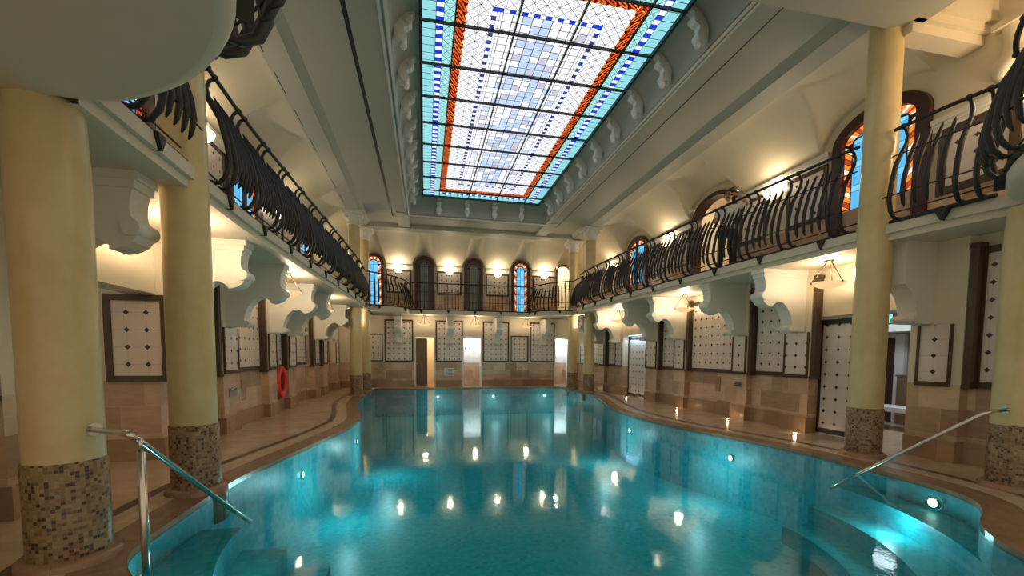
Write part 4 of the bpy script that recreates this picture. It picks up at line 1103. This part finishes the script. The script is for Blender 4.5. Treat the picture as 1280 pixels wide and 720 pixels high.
plate(WLb, 10.3, .56, WLb+.02, 10.52, 1.02, TRAV_D, 'wall_slot', 'brown upright slot cover in the left wall stone', 'fitting')
t = plate(WRp-.02, 9.1, .82, WRp, 9.38, .98, GREYPL, 'intercom_plate', 'grey grille plate on the right wall pilaster below a bracket', 'fitting')
MB().box(WRp-.026, 9.13, .86, WRp-.02, 9.35, .88).box(WRp-.026, 9.13, .9, WRp-.02, 9.35, .92).box(WRp-.026, 9.13, .94, WRp-.02, 9.35, .96).build('slat', BLACKW, t)
plate(WRb-.02, 10.1, .65, WRb, 10.28, 1.05, TRAV_D, 'wall_slot', 'brown upright slot cover in the right wall stone', 'fitting')
t = plate(.95, YF-.03, .55, 1.4, YF, .95, WHITEPL, 'vent_plate', 'pale square vent plate on the far wall between the doorways', 'vent')
for k in range(5): MB().box(.99, YF-.036, .6+k*.066, 1.36, YF-.03, .63+k*.066).build('slat', GREYPL, t)
for i, x in enumerate((-2.33, -2.12)): o = MB().sphere((x, YF+.07, .92), .055, 8).tube([(x, YF+.12, .92), (x, YF+.1, .92)], .075, 14).build('shower_valve', STEEL); tag(o, ['left', 'right'][i]+' round valve knob on the stone of the far left niche', 'valve', 'valve knobs')
for i, x in enumerate((4.72, 4.95)): o = MB().sphere((x, YF+.07, .92), .055, 8).tube([(x, YF+.12, .92), (x, YF+.1, .92)], .075, 14).build('shower_valve', STEEL); tag(o, ['left', 'right'][i]+' round valve knob on the stone of the far right niche', 'valve', 'valve knobs')

# ------------------------------------------------------------------ man on the balcony
def skin_obj(name, verts, edges, radii, mat, parent, root=0, sub=2):
    me = bpy.data.meshes.new(name); me.from_pydata(verts, edges, []); me.materials.append(mat)
    o = bpy.data.objects.new(name, me); C.objects.link(o); o.parent = parent
    md = o.modifiers.new('skin', 'SKIN'); md.use_smooth_shade = True
    sd = me.skin_vertices[0].data
    for i, r in enumerate(radii): sd[i].radius = r if isinstance(r, tuple) else (r, r); sd[i].use_root = (i == root)
    o.modifiers.new('sub', 'SUBSURF').levels = sub; o.modifiers[-1].render_levels = sub
    return o
PX, PY_ = 7.12, 9.02
man = thing('person', 'man in white shirt and dark trousers on the right balcony, one arm raised', 'person', (PX, PY_, SLT), -.78)
# local: +x is his left side when facing -y ; he faces the pool
S = 1.08
def s3(l): return [(x*S, y*S, z*S) for x, y, z in l]
V = s3([(0, 0, .95), (0, .0, 1.08), (0, .01, 1.25), (0, .01, 1.38), (0, -.0, 1.47), (0, -.02, 1.53),
     (.17, .01, 1.40), (.40, -.03, 1.43), (.24, -.13, 1.57), (.19, -.15, 1.61),
     (-.17, .01, 1.40), (-.25, -.05, 1.17), (-.22, -.26, 1.06), (-.21, -.34, 1.05),
     (.09, 0, .9), (.11, -.03, .5), (.11, .02, .08), (.12, -.13, .03),
     (-.09, 0, .9), (-.11, -.03, .5), (-.12, .02, .08), (-.13, -.13, .03)])
E_ = [(0, 1), (1, 2), (2, 3), (3, 4), (4, 5), (3, 6), (6, 7), (7, 8), (8, 9), (3, 10), (10, 11), (11, 12), (12, 13), (0, 14), (14, 15), (15, 16), (16, 17), (0, 18), (18, 19), (19, 20), (20, 21)]
Rr = [(.15, .1), (.14, .095), (.155, .105), (.14, .09), .055, .055, .06, .045, .036, .03, .06, .045, .036, .03, .085, .06, .042, .035, .085, .06, .042, .035]
body = skin_obj('body', V, E_, [(a[0]*S, a[1]*S) if isinstance(a, tuple) else a*S for a in Rr], SKIN, man)
# head
h = MB(); hz = 1.66*S
def headp(a, b):
    th = PI*b; ph = 2*PI*a; x, y, z = math.sin(th)*math.cos(ph), math.sin(th)*math.sin(ph), -math.cos(th)
    jaw = 1-.22*max(0, -z); return (x*.078*S*jaw, (-.02+y*.098*jaw)*S-(.02*S if y < 0 and z < 0 else 0)*abs(z), hz+z*.118*S)
h.grid(headp, 24, 18)
h.prism([(-.012, -.025), (.012, -.025), (.006, .03), (-.006, .03)], -.14*S, -.1*S, lambda a, b, d: (a, d, hz+b))
for sgn_ in (-1, 1): h.sphere((sgn_*.08*S, -.01, hz), .028, 8, sq=(.4, .8, 1.2))
h.build('head', SKIN, man, False)
e = MB()
for sgn_ in (-1, 1): e.sphere((sgn_*.03, -.118*S, hz+.02), .011, 6).box(sgn_*.03-.018, -.125*S, hz+.042, sgn_*.03+.018, -.115*S, hz+.05)
e.box(-.025, -.122*S, hz-.06, .025, -.112*S, hz-.052); e.build('face_features', HAIR, man, False)
hr = MB(); hr.grid(lambda a, b: ((lambda p: (p[0]*1.1, p[1]*1.08+.012, hz+.018+(p[2]-hz)*1.08))(headp(a, .47+.53*b)) if True else 0), 24, 10)
for i in range(len(hr.v)):
    x, y, z = hr.v[i]
    if y < -.05 and z < hz+.075: hr.v[i] = (x*.8, -.03, max(z, hz+.075))
hr.build('hair', HAIR, man, False)
# clothing
sv = s3([(0, 0, .93), (0, 0, 1.08), (0, .01, 1.25), (0, .01, 1.38), (0, 0, 1.455), (.17, .01, 1.40), (.37, -.028, 1.427), (-.17, .01, 1.40), (-.245, -.045, 1.19)])
skin_obj('shirt', sv, [(0, 1), (1, 2), (2, 3), (3, 4), (3, 5), (5, 6), (3, 7), (7, 8)], [(.17*S, .12*S), (.16*S, .115*S), (.175*S, .125*S), (.16*S, .11*S), .068*S, .075*S, .06*S, .075*S, .06*S], SHIRT, man)
tv = s3([(0, 0, .99), (0, 0, .92), (.095, 0, .84), (.115, -.03, .5), (.115, .02, .1), (-.095, 0, .84), (-.115, -.03, .5), (-.125, .02, .1)])
skin_obj('trousers', tv, [(0, 1), (1, 2), (2, 3), (3, 4), (1, 5), (5, 6), (6, 7)], [(.165*S, .115*S), (.165*S, .12*S), .1*S, .078*S, .06*S, .1*S, .078*S, .06*S], TROUS, man)
for sx_ in (.12, -.125):
    MB().sphere((sx_*S, -.05*S, .045), .1, 10, sq=(.5, 1.25, .45)).build('shoe', SHOE, man, False)
# hands with fingers
def hand(base, fwd, up, name):
    base, fwd, up = Vector(base)*S, Vector(fwd).normalized(), Vector(up).normalized(); side = fwd.cross(up).normalized()
    vs = [base, base+fwd*.05, base+fwd*.095]; es = [(0, 1), (1, 2)]; rs = [.026, .032, .03]
    for k, (o_, l) in enumerate(((-.033, .072), (-.011, .082), (.011, .078), (.032, .062))):
        i = len(vs); p = base+fwd*.1+side*o_; vs += [p, p+fwd*l*.5-up*.012, p+fwd*l*.8-up*.04]; es += [(2, i), (i, i+1), (i+1, i+2)]; rs += [.0095, .009, .0075]
    i = len(vs); p = base+fwd*.04-side*.036; vs += [p, p+fwd*.03-side*.02-up*.01, p+fwd*.058-side*.018-up*.025]; es += [(1, i), (i, i+1), (i+1, i+2)]; rs += [.012, .0105, .009]
    return skin_obj(name, [tuple(v) for v in vs], es, rs, SKIN, man, 0, 1)
hand((.19, -.15, 1.61), (-.6, -.2, .35), (.3, -.6, .6), 'hand'); hand((-.21, -.34, 1.05), (.05, -.9, -.2), (0, 0, 1), 'hand')
ph = MB().box(-.035, -.006, -.07, .035, .006, .07).build('phone', PHONE)
tag(ph, 'black phone held up in the hand of the man on the balcony', 'phone')
pm = Matrix.Translation((PX, PY_, SLT)) @ Matrix.Rotation(-.78, 4, 'Z') @ Matrix.Translation((.10*S, -.155*S, 1.68*S))
ph.location = pm.to_translation(); ph.rotation_euler = (0, 0, -.78)

# ------------------------------------------------------------------ light & view
w_ = bpy.data.worlds.new('world'); SC.world = w_; w_.use_nodes = True
bg = w_.node_tree.nodes['Background']; bg.inputs[0].default_value = (1, .86, .66, 1); bg.inputs[1].default_value = .30
SC.view_settings.view_transform = 'Standard'; SC.view_settings.look = 'None'; SC.view_settings.gamma = 1; SC.view_settings.use_curve_mapping = False
SC.view_settings.exposure = 1.05
cy_ = SC.cycles
cy_.use_denoising = True
cy_.max_bounces = 8; cy_.diffuse_bounces = 6; cy_.glossy_bounces = 3; cy_.transparent_max_bounces = 8; cy_.transmission_bounces = 2
cy_.sample_clamp_indirect = 4.; cy_.caustics_reflective = False; cy_.caustics_refractive = False
